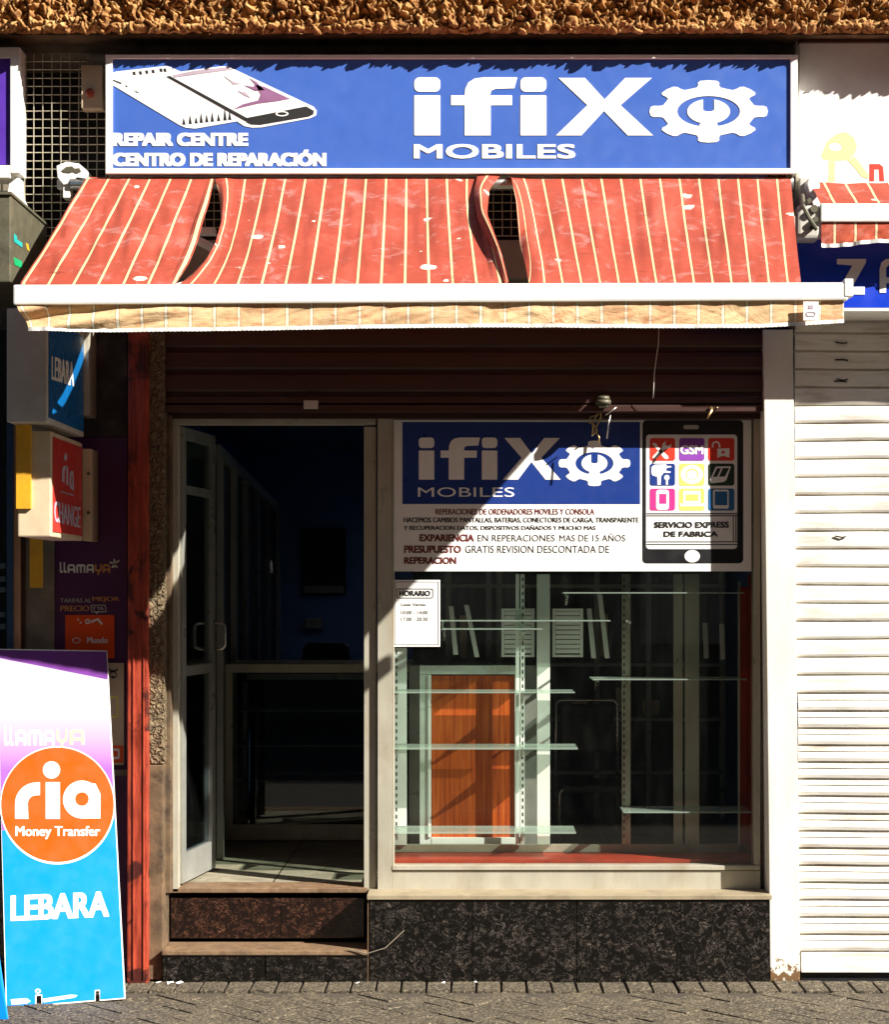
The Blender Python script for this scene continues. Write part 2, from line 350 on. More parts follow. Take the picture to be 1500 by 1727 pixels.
def fabric(name, base, line, spots=True, bs_=.3, blot=None):
    m, t, b = nodes(name); uv = coords(t, 'UV'); ob = coords(t)
    sx = N(t, 'ShaderNodeSeparateXYZ'); t.links.new(uv, sx.inputs[0])
    def mth(op, a, b_=None):
        n = N(t, 'ShaderNodeMath', operation=op)
        for i, x in enumerate((a, b_)):
            if x is None: continue
            if isinstance(x, (int, float)): n.inputs[i].default_value = x
            else: t.links.new(x, n.inputs[i])
        return n.outputs[0]
    fr = mth('FRACT', sx.outputs[0]); dist = mth('ABSOLUTE', mth('SUBTRACT', fr, .5))
    l = mth('LESS_THAN', dist, .055); edge = mth('LESS_THAN', dist, .082)
    dark = tuple(c*.45 for c in base)
    f1 = ramp(t, noise_n(t, stretch(t, ob, 1, .5, .5), 5, 7, .6, .6), [(.3, tuple(c*.78 for c in base)), (.55, base), (.75, tuple(min(1, c*1.25+.03) for c in base))])
    c = mix(t, edge, f1, dark); c = mix(t, l, c, line)
    if blot: c = mix(t, ramp(t, noise_n(t, stretch(t, ob, .6, 1, 1.6), 9, 7, .7, 1.5), [(.48, (0, 0, 0)), (.66, (.8,)*3)]), c, blot)
    c = mix(t, ramp(t, noise_n(t, ob, 7, 9, .76, 1.2), [(.54, (0, 0, 0)), (.70, (.5,)*3)]), c, tuple(min(1, x*.6+.32) for x in base))
    if spots:
        sc_ = N(t, 'ShaderNodeMapping'); sc_.inputs['Rotation'].default_value = (0, .7, 0); sc_.inputs['Scale'].default_value = (7, 1, 60); t.links.new(ob, sc_.inputs['Vector'])
        c = mix(t, ramp(t, noise_n(t, sc_.outputs[0], 1.0, 5, .6, .4), [(.64, (0, 0, 0)), (.70, (.55,)*3)]), c, (.14, .02, .012))
        c = mix(t, ramp(t, noise_n(t, stretch(t, ob, 1.5, 1, .6), 6, 6, .7), [(.55, (0, 0, 0)), (.75, (.5,)*3)]), c, (.22, .03, .018))
        wv = N(t, 'ShaderNodeMix', data_type='RGBA'); wv.inputs[0].default_value = .03
        d = N(t, 'ShaderNodeTexNoise'); d.inputs['Scale'].default_value = 30; t.links.new(ob, d.inputs['Vector'])
        t.links.new(ob, wv.inputs[6]); t.links.new(d.outputs['Color'], wv.inputs[7])
        vo = N(t, 'ShaderNodeTexVoronoi'); vo.inputs['Scale'].default_value = 7.5; t.links.new(wv.outputs[2], vo.inputs['Vector'])
        s2 = N(t, 'ShaderNodeSeparateXYZ'); t.links.new(vo.outputs['Color'], s2.inputs[0])
        rad = mth('MULTIPLY', mth('POWER', s2.outputs[0], 1.6), .24)
        sp = mth('LESS_THAN', vo.outputs['Distance'], rad)
        keep = mth('GREATER_THAN', s2.outputs[1], .3)
        c = mix(t, mth('MULTIPLY', mth('MULTIPLY', sp, keep), .85), c, (.80, .70, .58))
    t.links.new(c, b.inputs['Base Color']); b.inputs['Roughness'].default_value = .75
    b.inputs['Specular IOR Level'].default_value = .25
    cr = noise_n(t, stretch(t, ob, .7, 1, 1.3), 5, 5, .55, 1.2)
    bump(t, b, cr, bs_, .03)
    tr = N(t, 'ShaderNodeBsdfTranslucent'); ms = N(t, 'ShaderNodeMixShader'); ms.inputs[0].default_value = .10
    t.links.new(c, tr.inputs[0]); t.links.new(b.outputs[0], ms.inputs[1]); t.links.new(tr.outputs[0], ms.inputs[2])
    t.links.new(ms.outputs[0], t.nodes['Material Output'].inputs[0]); return m
m_fab = fabric('red_awning_fabric', (.37, .063, .036), (.68, .52, .28))
m_val = fabric('faded_valance_fabric', (.74, .50, .27), (.82, .76, .58), False, .45, (.52, .20, .09))
m_val2 = fabric('red_valance_fabric', (.50, .09, .045), (.75, .60, .36), False)
def glass(name, tint=(.86, .93, .88), refl=1.0):
    m, t, b = nodes(name); t.nodes.remove(b)
    tr = N(t, 'ShaderNodeBsdfTransparent'); tr.inputs[0].default_value = (*tint, 1)
    gl = N(t, 'ShaderNodeBsdfGlossy'); gl.inputs['Roughness'].default_value = .015
    fz = N(t, 'ShaderNodeFresnel'); ge = N(t, 'ShaderNodeNewGeometry')
    ir = N(t, 'ShaderNodeMapRange'); ir.inputs[3].default_value = 1.5; ir.inputs[4].default_value = 1/1.5
    t.links.new(ge.outputs['Backfacing'], ir.inputs[0]); t.links.new(ir.outputs[0], fz.inputs[0])
    mu = N(t, 'ShaderNodeMath', operation='MULTIPLY'); mu.inputs[1].default_value = refl
    t.links.new(fz.outputs[0], mu.inputs[0])
    ms = N(t, 'ShaderNodeMixShader'); t.links.new(mu.outputs[0], ms.inputs[0])
    t.links.new(tr.outputs[0], ms.inputs[1]); t.links.new(gl.outputs[0], ms.inputs[2])
    df = N(t, 'ShaderNodeBsdfDiffuse'); df.inputs[0].default_value = (.62, .66, .60, 1)      # dust and wipe marks
    v = coords(t); f = ramp(t, noise_n(t, stretch(t, v, 1.2, 1, .35), 7, 8, .68, 2.0), [(.38, (.0006,)*3), (.62, (.0028,)*3), (.74, (.007,)*3)])
    m2 = N(t, 'ShaderNodeMixShader'); t.links.new(f, m2.inputs[0]); t.links.new(ms.outputs[0], m2.inputs[1]); t.links.new(df.outputs[0], m2.inputs[2])
    t.links.new(m2.outputs[0], t.nodes['Material Output'].inputs[0]); return m
m_glass = glass('window_glass', (.95, .97, .95)); m_glass2 = glass('door_glass', (.70, .78, .80), 1.3)
def shelfglass():
    m, t, b = nodes('shelf_glass'); b.inputs['Base Color'].default_value = (.74, .84, .77, 1); b.inputs['Roughness'].default_value = .1
    tr = N(t, 'ShaderNodeBsdfTransparent'); tr.inputs[0].default_value = (.86, .95, .9, 1)
    ms = N(t, 'ShaderNodeMixShader'); ms.inputs[0].default_value = .35
    t.links.new(tr.outputs[0], ms.inputs[1]); t.links.new(b.outputs[0], ms.inputs[2])
    t.links.new(ms.outputs[0], t.nodes['Material Output'].inputs[0]); return m
m_shelf = shelfglass()
def paver_mat():
    m, t, b = nodes('paving_brick'); v = coords(t)
    oi = noise_n(t, v, 4, 5)
    c = ramp(t, oi, [(.3, (.040, .029, .017)), (.5, (.066, .050, .029)), (.7, (.10, .077, .045))])
    c = mix(t, ramp(t, noise_n(t, v, 90, 3, .8), [(.5, (0, 0, 0)), (.60, (.8,)*3)]), c, (.34, .28, .19))
    c = mix(t, ramp(t, noise_n(t, v, 60, 3, .8), [(.52, (0, 0, 0)), (.60, (.9,)*3)]), c, (.014, .011, .008))
    t.links.new(c, b.inputs['Base Color']); b.inputs['Roughness'].default_value = .88
    bump(t, b, noise_n(t, v, 130, 4, .75), 1.0, .006); return m
m_paver = paver_mat()
m_asph = M('asphalt', (.035, .033, .030), .9, var=.3, bs=200, bstr=.6)
m_mortar = M('sandy_joint', (.07, .056, .04), .95, var=.3, bs=200, bstr=.6)
def tilefloor():
    m, t, b = nodes('shop_floor_tile'); v = coords(t)
    bt = N(t, 'ShaderNodeTexBrick'); bt.offset = 0; bt.inputs['Scale'].default_value = 1; bt.inputs['Mortar Size'].default_value = .004
    bt.inputs['Brick Width'].default_value = .41; bt.inputs['Row Height'].default_value = .41
    bt.inputs['Color1'].default_value = (.34, .31, .23, 1); bt.inputs['Color2'].default_value = (.38, .34, .25, 1); bt.inputs['Mortar'].default_value = (.04, .03, .02, 1)
    t.links.new(v, bt.inputs['Vector'])
    c = mix(t, ramp(t, noise_n(t, v, 6, 7, .7, 1), [(.45, (0, 0, 0)), (.7, (.6,)*3)]), bt.outputs[0], (.08, .06, .035))
    t.links.new(c, b.inputs['Base Color']); b.inputs['Roughness'].default_value = .45; return m
m_tile = tilefloor()

# ================================================================== the ground
g = MB(); g.box((-40, -6.0, -.30), (40, 8, -.006), 0); tag(g.build('pavement_bed', m_mortar), kind='structure')
p = MB()
def brick(cx, cy, ang, L=.198, B=.098, up=0):
    dz = random.uniform(-.0025, .0025)+up; c, s = math.cos(ang), math.sin(ang); tx, ty = random.uniform(-.012, .012), random.uniform(-.012, .012)
    pts = []
    for z in (dz, dz-.05):
        for u, v in ((-L/2, -B/2), (L/2, -B/2), (L/2, B/2), (-L/2, B/2)):
            pts.append((cx+u*c-v*s, cy+u*s+v*c, z+(u*tx+v*ty if z == dz else 0)))
    p.hexa(pts, .004)
x = -3.3
while x < 3.3:                                              # header course along the wall
    brick(x, -.112,  R(90)+random.uniform(-.015, .015), up=.006); x += .1085
s2 = math.sqrt(.5)
for n_ in range(-60, 61):
    for m_ in range(-30, 31):
        # horizontal brick at (n + 2... ) herringbone lattice: origin shifts (1,1) and (2,-2) in brick widths
        ox, oy = (n_*1 + m_*2)*.1015, (n_*1 - m_*2)*.1015
        for (lx, ly, rot) in ((.1015, .05, 0), (-.05+0, .1015, 90)):
            px_, py_ = ox+lx, oy+ly
            X = (px_-py_)*s2; Y = (px_+py_)*s2-1.9
            if -3.3 < X < 3.3 and -3.1 < Y < -.232: brick(X, Y, R(45+rot))
tag(p.build('pavement', m_paver), kind='structure')
g = MB(); g.box((-40, -14, -.30), (40, -6.15, -.13), 0); tag(g.build('road', m_asph), kind='structure')
g = MB(); g.box((-40, -6.15, -.30), (40, -6.0, .0), .01); tag(g.build('kerb', m_plaster), kind='structure')
g = MB(); g.box((-40, -18, -.30), (40, -14, -.012), 0); tag(g.build('far_pavement', m_mortar), kind='structure')
m_gr = M('open_ground', (.10, .09, .07), .9, var=.3)
g = MB(); g.box((-200, -200, -.5), (200, 200, -.31), 0); tag(g.build('ground', m_gr), kind='structure')

# ================================================================== the shop building
SB_ = thing('shop_building', 'narrow shop front with rough ochre stone eave, glass door and display window', 'building', (-.1, .3, 0))
# eave of rough rubble stones
e = MB()
zt, zb = 4.46, 4.112
NX, NZ = 1300, 84
def lerp(a, b, t): return a+(b-a)*t
def eave_f(u, v):
    X = -2.5+u*5.0; z = zt+(zb-zt)*v
    q = Vector((X*1.0, 0, z*1.0))
    q = q+Vector((noise.noise(q*24), 0, noise.noise(q*24+Vector((9, 3, 1)))))*.034+Vector((noise.noise(q*60), 0, noise.noise(q*60+Vector((5, 2, 1)))))*.009
    d, _ = noise.voronoi(Vector((q.x*30, 0, q.z*23)))
    c = min(1, (d[1]-d[0])*1.35)
    big = noise.noise(Vector((X*6, 2, z*8)))
    h = .060*(c**.8)+.016*big+.016*noise.noise(q*48)+.008*noise.noise(q*110)
    if v > .80: h = lerp(h, (.052), .5*min(1, (v-.80)/.12))
    Y = -.172-h*1.05
    if v > .86:
        k = (v-.86)/.14; Y = Y+(k**3)*.03; z -= .012*noise.noise(Vector((X*26, 4, 0)))*k+.014*(c-.6)*k
    return Vector((X, Y, z))
e.grid(eave_f, NX, NZ); e.build('stone_eave', m_eave, SB_, True)
e = MB(); e.box((-2.5, -.10, 4.135), (2.5, .6, 4.46), .0)
e.build('eave_slab', m_stone_s, SB_)
part('upper_wall', m_plaster, SB_, (-400, -900, 1900, -330, -.02, .6, .002))
# dark band under the eave, and the wall behind signs
a = MB(); a.pb(-150, 52, 1348, 90, .04, .5, 0); a.pb(178, 405, 1292, 560, .07, .30, 0)
a.pb(1345, 52, 1750, 530, .02, .5, 0); a.pb(-400, 52, 30, 1655, .16, .5, 0); a.pb(30.5, 560, 250, 1655, .16, .5, 0)
a.build('wall', m_plaster, SB_)
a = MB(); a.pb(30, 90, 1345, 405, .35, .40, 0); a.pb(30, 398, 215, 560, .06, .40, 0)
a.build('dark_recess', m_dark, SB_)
# grey lower body of the shutter box seen through the torn awning
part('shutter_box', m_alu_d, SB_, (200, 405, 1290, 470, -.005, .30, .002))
# wire mesh in front of the vent opening
mw = MB(); zz0, zz1 = W(0, 398, 0).z, W(0, 92, 0).z
for k in range(0, 90):
    px = 42+15.2*k
    if px > 1338: break
    xx = W(px, 0, 0).x
    mw.tube([(xx+random.uniform(-.001, .001), -.002+random.uniform(-.001, .001), zz0+(zz1-zz0)*q/6) for q in range(7)], .0022, 5)
for k in range(0, 22):
    z = W(0, 104+14*k, 0).z
    mw.tube([(W(30, 0, 0).x+q*.5, .002+random.uniform(-.001, .001), z+random.uniform(-.001, .001)) for q in range(8)][:-1], .0022, 5)
mw.build('wire_mesh', m_wire, SB_)
# rolled up brown shutter above door and window
s = MB()
def slats(s, x0, x1, y0, y1, Y, pitch, depth, nx=1, prof=None, wob=0):
    prof = prof or [(0, .25), (.06, .75), (.25, 1), (.5, 1.08), (.72, 1), (.82, .6), (.86, 0), (.93, 0), (1, .25)]
    a, b = W(x0, y0, Y), W(x1, y1, Y); zs = []
    n = int(round((y1-y0)/pitch)); ph = (a.z-b.z)/n
    for i in range(n):
        for f, d in prof[:-1]: zs.append((a.z-(i+f)*ph, Y-depth*d))
    zs.append((b.z, Y-depth*.25))
    m = len(zs)-1
    def f(u, v):
        z, y = zs[int(round(v*m))]; X = a.x+(b.x-a.x)*u
        return Vector((X, y+wob*noise.noise(Vector((X*3, 1, z*2.5))), z+wob*.5*noise.noise(Vector((X*2, 5, z*3)))))
    s.grid(f, nx, m)
slats(s, 250, 1290, 556, 668, .045, 37, .018, 8)
s.build('rolled_shutter', m_brown, SB_)
part('shutter_bottom_rail', m_brown, SB_, (262, 669, 1286, 680, .028, .10), (262, 683, 1286, 694, .022, .12))
part('lintel', m_brown, SB_, (255, 695, 1290, 706, .105, .20))
# right pillar
P_ = MB()
def quadbox(pts, Yf, Yb, bev=.003):
    f = [W(x, y, Yf) for x, y in pts]; bk = [Vector((q.x, Yb, q.z)) for q in f]
    return f[::-1]+bk[::-1]
P_.hexa(quadbox([(1288, 556), (1338, 556), (1350, 1654), (1300, 1654)], 0, .30), .003)
P_.hexa(quadbox([(1343, 60), (1388, 60), (1388, 555.5), (1343, 555.5)], -.01, .30), .002)
def worn():
    m, t, b = nodes('worn_white_pillar'); v = coords(t)
    c = ramp(t, noise_n(t, stretch(t, v, 1, 1, .3), 12, 5), [(.3, (.70, .66, .57)), (.7, (.82, .78, .70))])
    sx = N(t, 'ShaderNodeSeparateXYZ'); t.links.new(v, sx.inputs[0])
    mr = N(t, 'ShaderNodeMapRange'); mr.inputs[1].default_value = .0; mr.inputs[2].default_value = .17; mr.inputs[3].default_value = .16; mr.inputs[4].default_value = -.12
    t.links.new(sx.outputs[2], mr.inputs[0])
    ad = N(t, 'ShaderNodeMath', operation='ADD'); t.links.new(mr.outputs[0], ad.inputs[0]); t.links.new(noise_n(t, v, 24, 7, .7, .5), ad.inputs[1])
    f = ramp(t, ad.outputs[0], [(.56, (0, 0, 0)), (.60, (1, 1, 1))])
    c = mix(t, f, c, (.16, .085, .035)); t.links.new(c, b.inputs['Base Color']); b.inputs['Roughness'].default_value = .55
    bump(t, b, noise_n(t, v, 60, 5), .25, .004); return m
P_.build('pillar', worn(), SB_)
# left: rough stone strip, red post
part('stone_strip', m_pebble, SB_, (250, 556, 277, 1288, .0, .25, .006))
part('lower_stone_strip', m_stone_s, SB_, (250, 1290, 275, 1652, -.004, .25, .006))
part('door_reveal', m_stone_s, SB_, (277.5, 700, 288, 1506, .06, .25, .004))
P_ = MB(); P_.hexa(quadbox([(216, 558), (249, 558), (249, 1660), (214, 1660)], -.05, .25), .006)
f0 = W(224, 0, -.055).x
P_.box((f0, -.056, .02), (f0+.006, -.049, 2.8), .001); P_.box((f0+.045, -.056, .02), (f0+.05, -.049, 2.8), .001)
P_.build('red_post', m_redpost, SB_)
# steps and plinth
s = MB()
for i, (a, b) in enumerate(((275, 447), (449, 619.5))): s.pb(a, 1604, b, 1657, -.035, .1, .0015)
s.build('lower_riser', m_marble, SB_)
z = W(0, 1603, -.045).z
s = MB(); s.box((W(273, 0, -.045).x, -.045, z-.020), (W(619, 0, -.045).x, .17, z), .004); s.build('step_tread', m_tread, SB_)
s = MB()
for a, b in ((288, 473), (474, 614.5)): s.pb(a, 1514, b, 1582, .145, .25, .0015)
s.build('upper_riser', m_marble_r, SB_)
FZ = .392
s = MB(); s.box((-1.36, .125, FZ-.022), (-.475, .30, FZ), .004); s.build('threshold', m_tread, SB_)
s = MB()
for a, b in ((624, 796.4), (797.6, 972.4), (973.6, 1148.6), (1149.8, 1299)): s.pb(a, 1519, b, 1659, -.035, .14, .0015)
s.build('plinth', m_marble, SB_)
s = MB(); s.pb(620, 1520, 623.4, 1657, -.03, .14, .001); s.build('plinth_corner', m_tread, SB_)
z = W(0, 1511, -.045).z
s = MB(); s.box((W(619, 0, -.045).x, -.045, z-.016), (W(1303, 0, -.045).x, .14, z+.004), .003); s.build('window_ledge', m_trim, SB_)
# door frame
part('door_frame', m_alu, SB_, (284, 700, 301, 1504, .125, .19), (301.5, 702, 634, 716, .125, .19))
part('fixed_leaf_stile', m_alu, SB_, (614, 720, 634.5, 1503, .14, .17), )
part('mullion', m_alu, SB_, (637, 703, 661, 1511, .115, .20))
# display window frame
wf = part('window_frame', m_alu, SB_, (661.5, 698, 1283, 706, .12, .19), (1272, 706.5, 1283, 1459, .12, .19),
          (661.5, 706.5, 665, 1459, .12, .19), (661.5, 1459.5, 1283, 1467, .112, .19), (661.5, 1467.8, 1283, 1508, .122, .19))
g = MB(); a = W(664, 1460, .15); b = W(1273, 705, .15); g.box((a.x, .150, a.z), (b.x, .155, b.z), 0); g.build('pane', m_glass, wf)
# interior room shell
rm = MB()
rm.box((-1.95, 7.0, FZ), (1.9, 7.1, 2.9), 0)
rm.box((1.42, .2, 0), (1.5, 7.0, 2.9), 0)
rm.build('back_room_wall', m_bluewall, SB_)
rm = MB(); rm.box((-.35, 2.45, FZ), (1.42, 2.5, 2.9), 0); rm.build('inner_partition', M('grey_green_partition', (.075, .095, .075), .6, var=.4, dirt=(.02, .025, .02), dscale=3, damt=.7, st=(3, 1, .4)), SB_)
rm = MB(); rm.box((-2.0, .56, FZ-.05), (-1.93, 7.0, 2.9), 0); rm.box((-1.93, .3, FZ-.02), (-1.365, .36, 2.9), 0); rm.build('side_room_wall', m_bluewall, SB_)
SX0, SX1, SY0, SY1 = -.45, 1.0, 4.0, 5.7  # roof opening and shaft added, out of view, to brighten the room
def holed(mb, x0, y0, x1, y1, z0, z1):
    mb.box((x0, y0, z0), (x1, SY0, z1), 0); mb.box((x0, SY1, z0), (x1, y1, z1), 0); mb.box((x0, SY0, z0), (SX0, SY1, z1), 0); mb.box((SX1, SY0, z0), (x1, SY1, z1), 0)
sk = MB()
sk.box((SX0-.05, SY0-.05, 3.0), (SX0, SY1+.05, 4.0), 0); sk.box((SX1, SY0-.05, 3.0), (SX1+.05, SY1+.05, 4.0), 0); sk.box((SX0, SY0-.05, 3.0), (SX1, SY0, 4.0), 0); sk.box((SX0, SY1, 3.0), (SX1, SY1+.05, 4.0), 0)
sk.build('added_fill_shaft', m_white, SB_)
rm = MB(); holed(rm, -2.0, .17, 1.5, 7.1, 2.9, 3.0); rm.box((-2., .2, 2.66), (1.42, .26, 2.9), 0)
rm.build('ceiling', m_ceil, SB_)
rm = MB(); rm.box((-1.93, .30, FZ-.10), (1.42, 7.0, FZ-.003), 0); rm.build('floor', m_tile, SB_)
# flat roof so light stays out
rm = MB(); holed(rm, -4, .3, 4, 9, 3.05, 3.2); rm.box((-4, 7.12, 0), (4, 7.3, 3.0), 0); rm.box((1.7, .5, -.1), (1.8, 7.1, 3.0), 0); rm.box((-2.2, .5, -.1), (-2.1, 7.1, 3.0), 0)
rm.build('roof_and_rear', m_plaster, SB_)

# door leaf standing open inwards
h0 = Vector((W(301, 0, .17).x, .17, 0)); h1 = Vector((W(357, 0, .67).x, .67, 0))
du = (h1-h0).normalized(); LW = (h1-h0).length; dn = Vector((du.y, -du.x, 0))
zB, zT = FZ+.012, W(0, 719, .17).z
def leafbox(mb, u0, u1, z0, z1, t=.02, bev=.002):
    c = [h0+du*u+dn*s_*t for u, s_ in ((u0, 1), (u1, 1), (u1, -1), (u0, -1))]
    mb.hexa([(q.x, q.y, z0) for q in c]+[(q.x, q.y, z1) for q in c], bev)
dr = thing('glass_door', 'narrow aluminium and glass door leaf standing open inwards at the left of the entrance', 'door', (h0.x, h0.y, FZ))
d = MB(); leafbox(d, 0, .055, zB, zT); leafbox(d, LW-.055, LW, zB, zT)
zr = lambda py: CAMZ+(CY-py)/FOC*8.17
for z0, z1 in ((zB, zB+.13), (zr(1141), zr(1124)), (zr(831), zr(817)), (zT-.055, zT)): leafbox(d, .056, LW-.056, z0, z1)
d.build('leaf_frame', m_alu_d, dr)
d = MB()
for z0, z1 in ((zB+.131, zr(1142)), (zr(1123), zr(832)), (zr(816), zT-.056)): leafbox(d, .056, LW-.056, z0, z1, .003, 0)
d.build('pane', m_glass2, dr)
hz0, hz1 = zr(1092)-.02, zr(1046)-.02
hp = h0+du*(LW-.03)
d = MB()
for sg in (1, -1):
    o = dn*sg*.022; o2 = dn*sg*.075
    pts = [hp+o+Vector((0, 0, hz0))]
    for k in range(5): t = R(90*k/4); pts.append(hp+dn*sg*(.05+.025*math.sin(t))+Vector((0, 0, hz0+.025-.025*math.cos(t)-.0)))
    for k in range(5): t = R(90*k/4); pts.append(hp+dn*sg*(.05+.025*math.cos(t))+Vector((0, 0, hz1-.025+.025*math.sin(t))))
    pts.append(hp+o+Vector((0, 0, hz1)))
    d.tube(pts, .0075, 10)
d.build('handle', m_steel, dr, True)

# ------------------------------------------------ signs on the main facade
# big fascia sign
sg = thing('fascia_sign', 'long blue fascia sign with white ifix lettering, gear and two phones above the awning', 'sign', (W(760, 0, 0).x, -.05, W(0, 292, 0).z))
F = wall(-.105)
s = MB(); s.pb(178, 93, 1345, 292, -.095, .02, .002); s.build('casing', m_enamel, sg)
part('frame', m_enamel, sg, (178, 92.5, 1346, 99, -.118, -.0955), (178, 99.3, 189.5, 283.5, -.116, -.0955), (1334, 99.3, 1346, 283.5, -.116, -.0955), (178, 284, 1346, 293, -.118, -.0955))
part('panel', m_blue, sg, (189.8, 99.6, 1333.6, 283.4, -.105, -.0958), bev=0)
graphic('lettering', ifix(698, 131, 1102, 229)+[('p', gear(1195.6, 188.5, 99, 52)), ('t', 'MOBILES', 698, 243.5, 971, 268, 1.6)], F, m_print_w, sg, .001)
graphic('slogan', [('t', 'REPAIR CENTRE', 190, 224.5, 419, 247, 2.2), ('t', 'CENTRO DE REPARACIÓN', 190, 253, 551, 281, 2.2)], F, m_print_w, sg, .001)
def zp(l, z=3.75, ox=180, oy=90): return [(ox+x/z, oy+y/z) for x, y in l]
ph = [('p', [zp([(42, 125), (60, 118), (375, 82), (400, 88), (470, 118), (720, 85), (770, 85), (1310, 340), (1330, 365), (1325, 395), (1290, 412), (980, 470), (920, 472), (870, 462), (825, 432), (560, 478), (500, 472), (460, 455), (42, 205)])])]
graphic('phone_outline', ph, F, m_print_w, sg, .001)
graphic('phone_bezel', [('p', [zp([(880, 412), (1262, 338), (1312, 366), (1308, 388), (1280, 402), (970, 455), (915, 452), (885, 438)])]),
     ('p', [zp([(378, 150), (400, 145), (890, 412), (880, 432)])]), ('p', [zp([(42, 168), (52, 172), (98, 190), (92, 196), (42, 176)])]),
     ('p', [zp([(118, 203), (135, 210), (128, 217)])]), ('p', [zp([(175, 236), (205, 250), (198, 254)])])]+
     [('p', [zp([(x, 452-(x-480)*.1), (x+8, 400+j-(x-480)*.1), (x+20, 452-(x-480)*.1)])]) for x, j in ((480, 10), (520, -6), (558, 12), (590, -12), (625, 2), (660, -8), (700, 8), (740, -26), (770, -4))]+
     [('p', [zp([(x, y), (x+16, y-2), (x+20, y+18), (x+6, y+20)])]) for x, y in ((165, 120), (205, 117), (245, 112), (285, 108), (335, 100), (360, 100))], F, m_ink, sg, .0024)
graphic('screen_picture', [('p', [zp([(800, 358), (860, 325), (960, 300), (975, 262), (940, 200), (1000, 215), (1160, 290), (1080, 305), (960, 320)])]),
     ('p', [zp([(905, 160), (950, 185), (975, 212), (1000, 236), (940, 240), (870, 205), (930, 215), (940, 200)])])], F, m_mauve, sg, .0024)
graphic('screen_clock', [('p', [zp([(420, 140), (560, 112), (760, 90), (795, 105), (640, 125), (430, 155)])]),
     ('p', [zp([(740, 145), (800, 180), (850, 195), (800, 200), (790, 186)])]), ('p', [zp([(830, 240), (880, 250), (910, 285), (870, 268)])])], F, m_pale, sg, .0024)
graphic('home_button', [('p', [el(*zp([(1110, 385)])[0], 11, 4.3, 30), el(*zp([(1110, 385)])[0], 8, 2.6, 30)])], F, m_print_w, sg, .0038)

# window sign (vinyl panel stuck behind the frame)
ws = thing('window_sign', 'large shop window sign with ifix logo, phone picture and repair text', 'sign', (W(965, 0, .14).x, .14, W(0, 964, .14).z))
V = wall(.139)
part('board', m_print_w, ws, (664.5, 708, 1268, 963.5, .139, .1485, .001))
graphic('logo_field', [('p', [rr(679, 712, 1080, 850)])], V, m_navy, ws, .0006, .0006)
graphic('logo', ifix(706, 738, 946, 809)+[('p', gear(1003, 781.5, 60, 38))], V, m_print_w, ws, .0014, .0008)
graphic('logo_word', [('t', 'MOBILES', 705, 822, 868, 838, .0)], V, m_print_w, ws, .0014, .0008)
graphic('red_text', [('t', 'REPERACIONES DE ORDENADORES MOVILES Y CONSOLA', 735, 858, 1003, 868, .3), ('t', 'PRESUPUESTO', 682, 920, 778, 932.5, .6), ('t', 'EXPARIENCIA', 708, 901, 800, 913, .6), ('t', 'REPERACION', 682, 939.5, 770, 951, .6)], V, m_maroon, ws, .0006, .0006)
graphic('black_text', [('t', 'HACEMOS CAMBIOS PANTALLAS, BATERIAS, CONECTORES DE CARGA, TRANSPARENTE', 681, 872.5, 1078, 882.5, .35),
     ('t', 'Y RECUPERACION DATOS, DISPOSITIVOS DAÑADOS Y MUCHO MAS', 681, 885, 1005, 895, .35),
     ('t', 'EN REPERACIONES', 806, 902, 936, 913, 0), ('t', 'MAS DE 15 AÑOS', 944, 899.5, 1055, 913, 0), ('t', 'GRATIS REVISION DESCONTADA DE', 785, 920, 1028, 932.5, 0)], V, m_ink, ws, .0006, .0006)
graphic('phone_body', [('p', [rr(1084, 709, 1254, 950, 7), rr(1090, 733, 1244, 926, 6)])], V, m_black, ws, .0006, .0006)
graphic('speaker_slot', [('p', [rr(1153, 717, 1179, 724, 3.4)])], V, m_greycase, ws, .0014, .0006)
graphic('round_button', [('p', [el(1168, 938, 13, 10.5)])], V, m_print_w, ws, .0014, .0006)
cols = [(1096.5, 1139), (1146, 1188.5), (1195, 1239)]; rows = [(739, 777), (782, 819), (824, 861)]
cm = [[m_brightred, m_purp2, m_brightred], [m_navy, m_yelp, m_dkgreen], [m_pink, m_yelp, m_skyb]]
for r_ in range(3):
    for c_ in range(3):
        graphic('app_icon', [('p', [rr(cols[c_][0], rows[r_][0], cols[c_][1], rows[r_][1], 4)])], V, cm[r_][c_], ws, .0006, .0006)
def zq(l, z=6.168, ox=1070, oy=690): return [(ox+x/z, oy+y/z) for x, y in l]
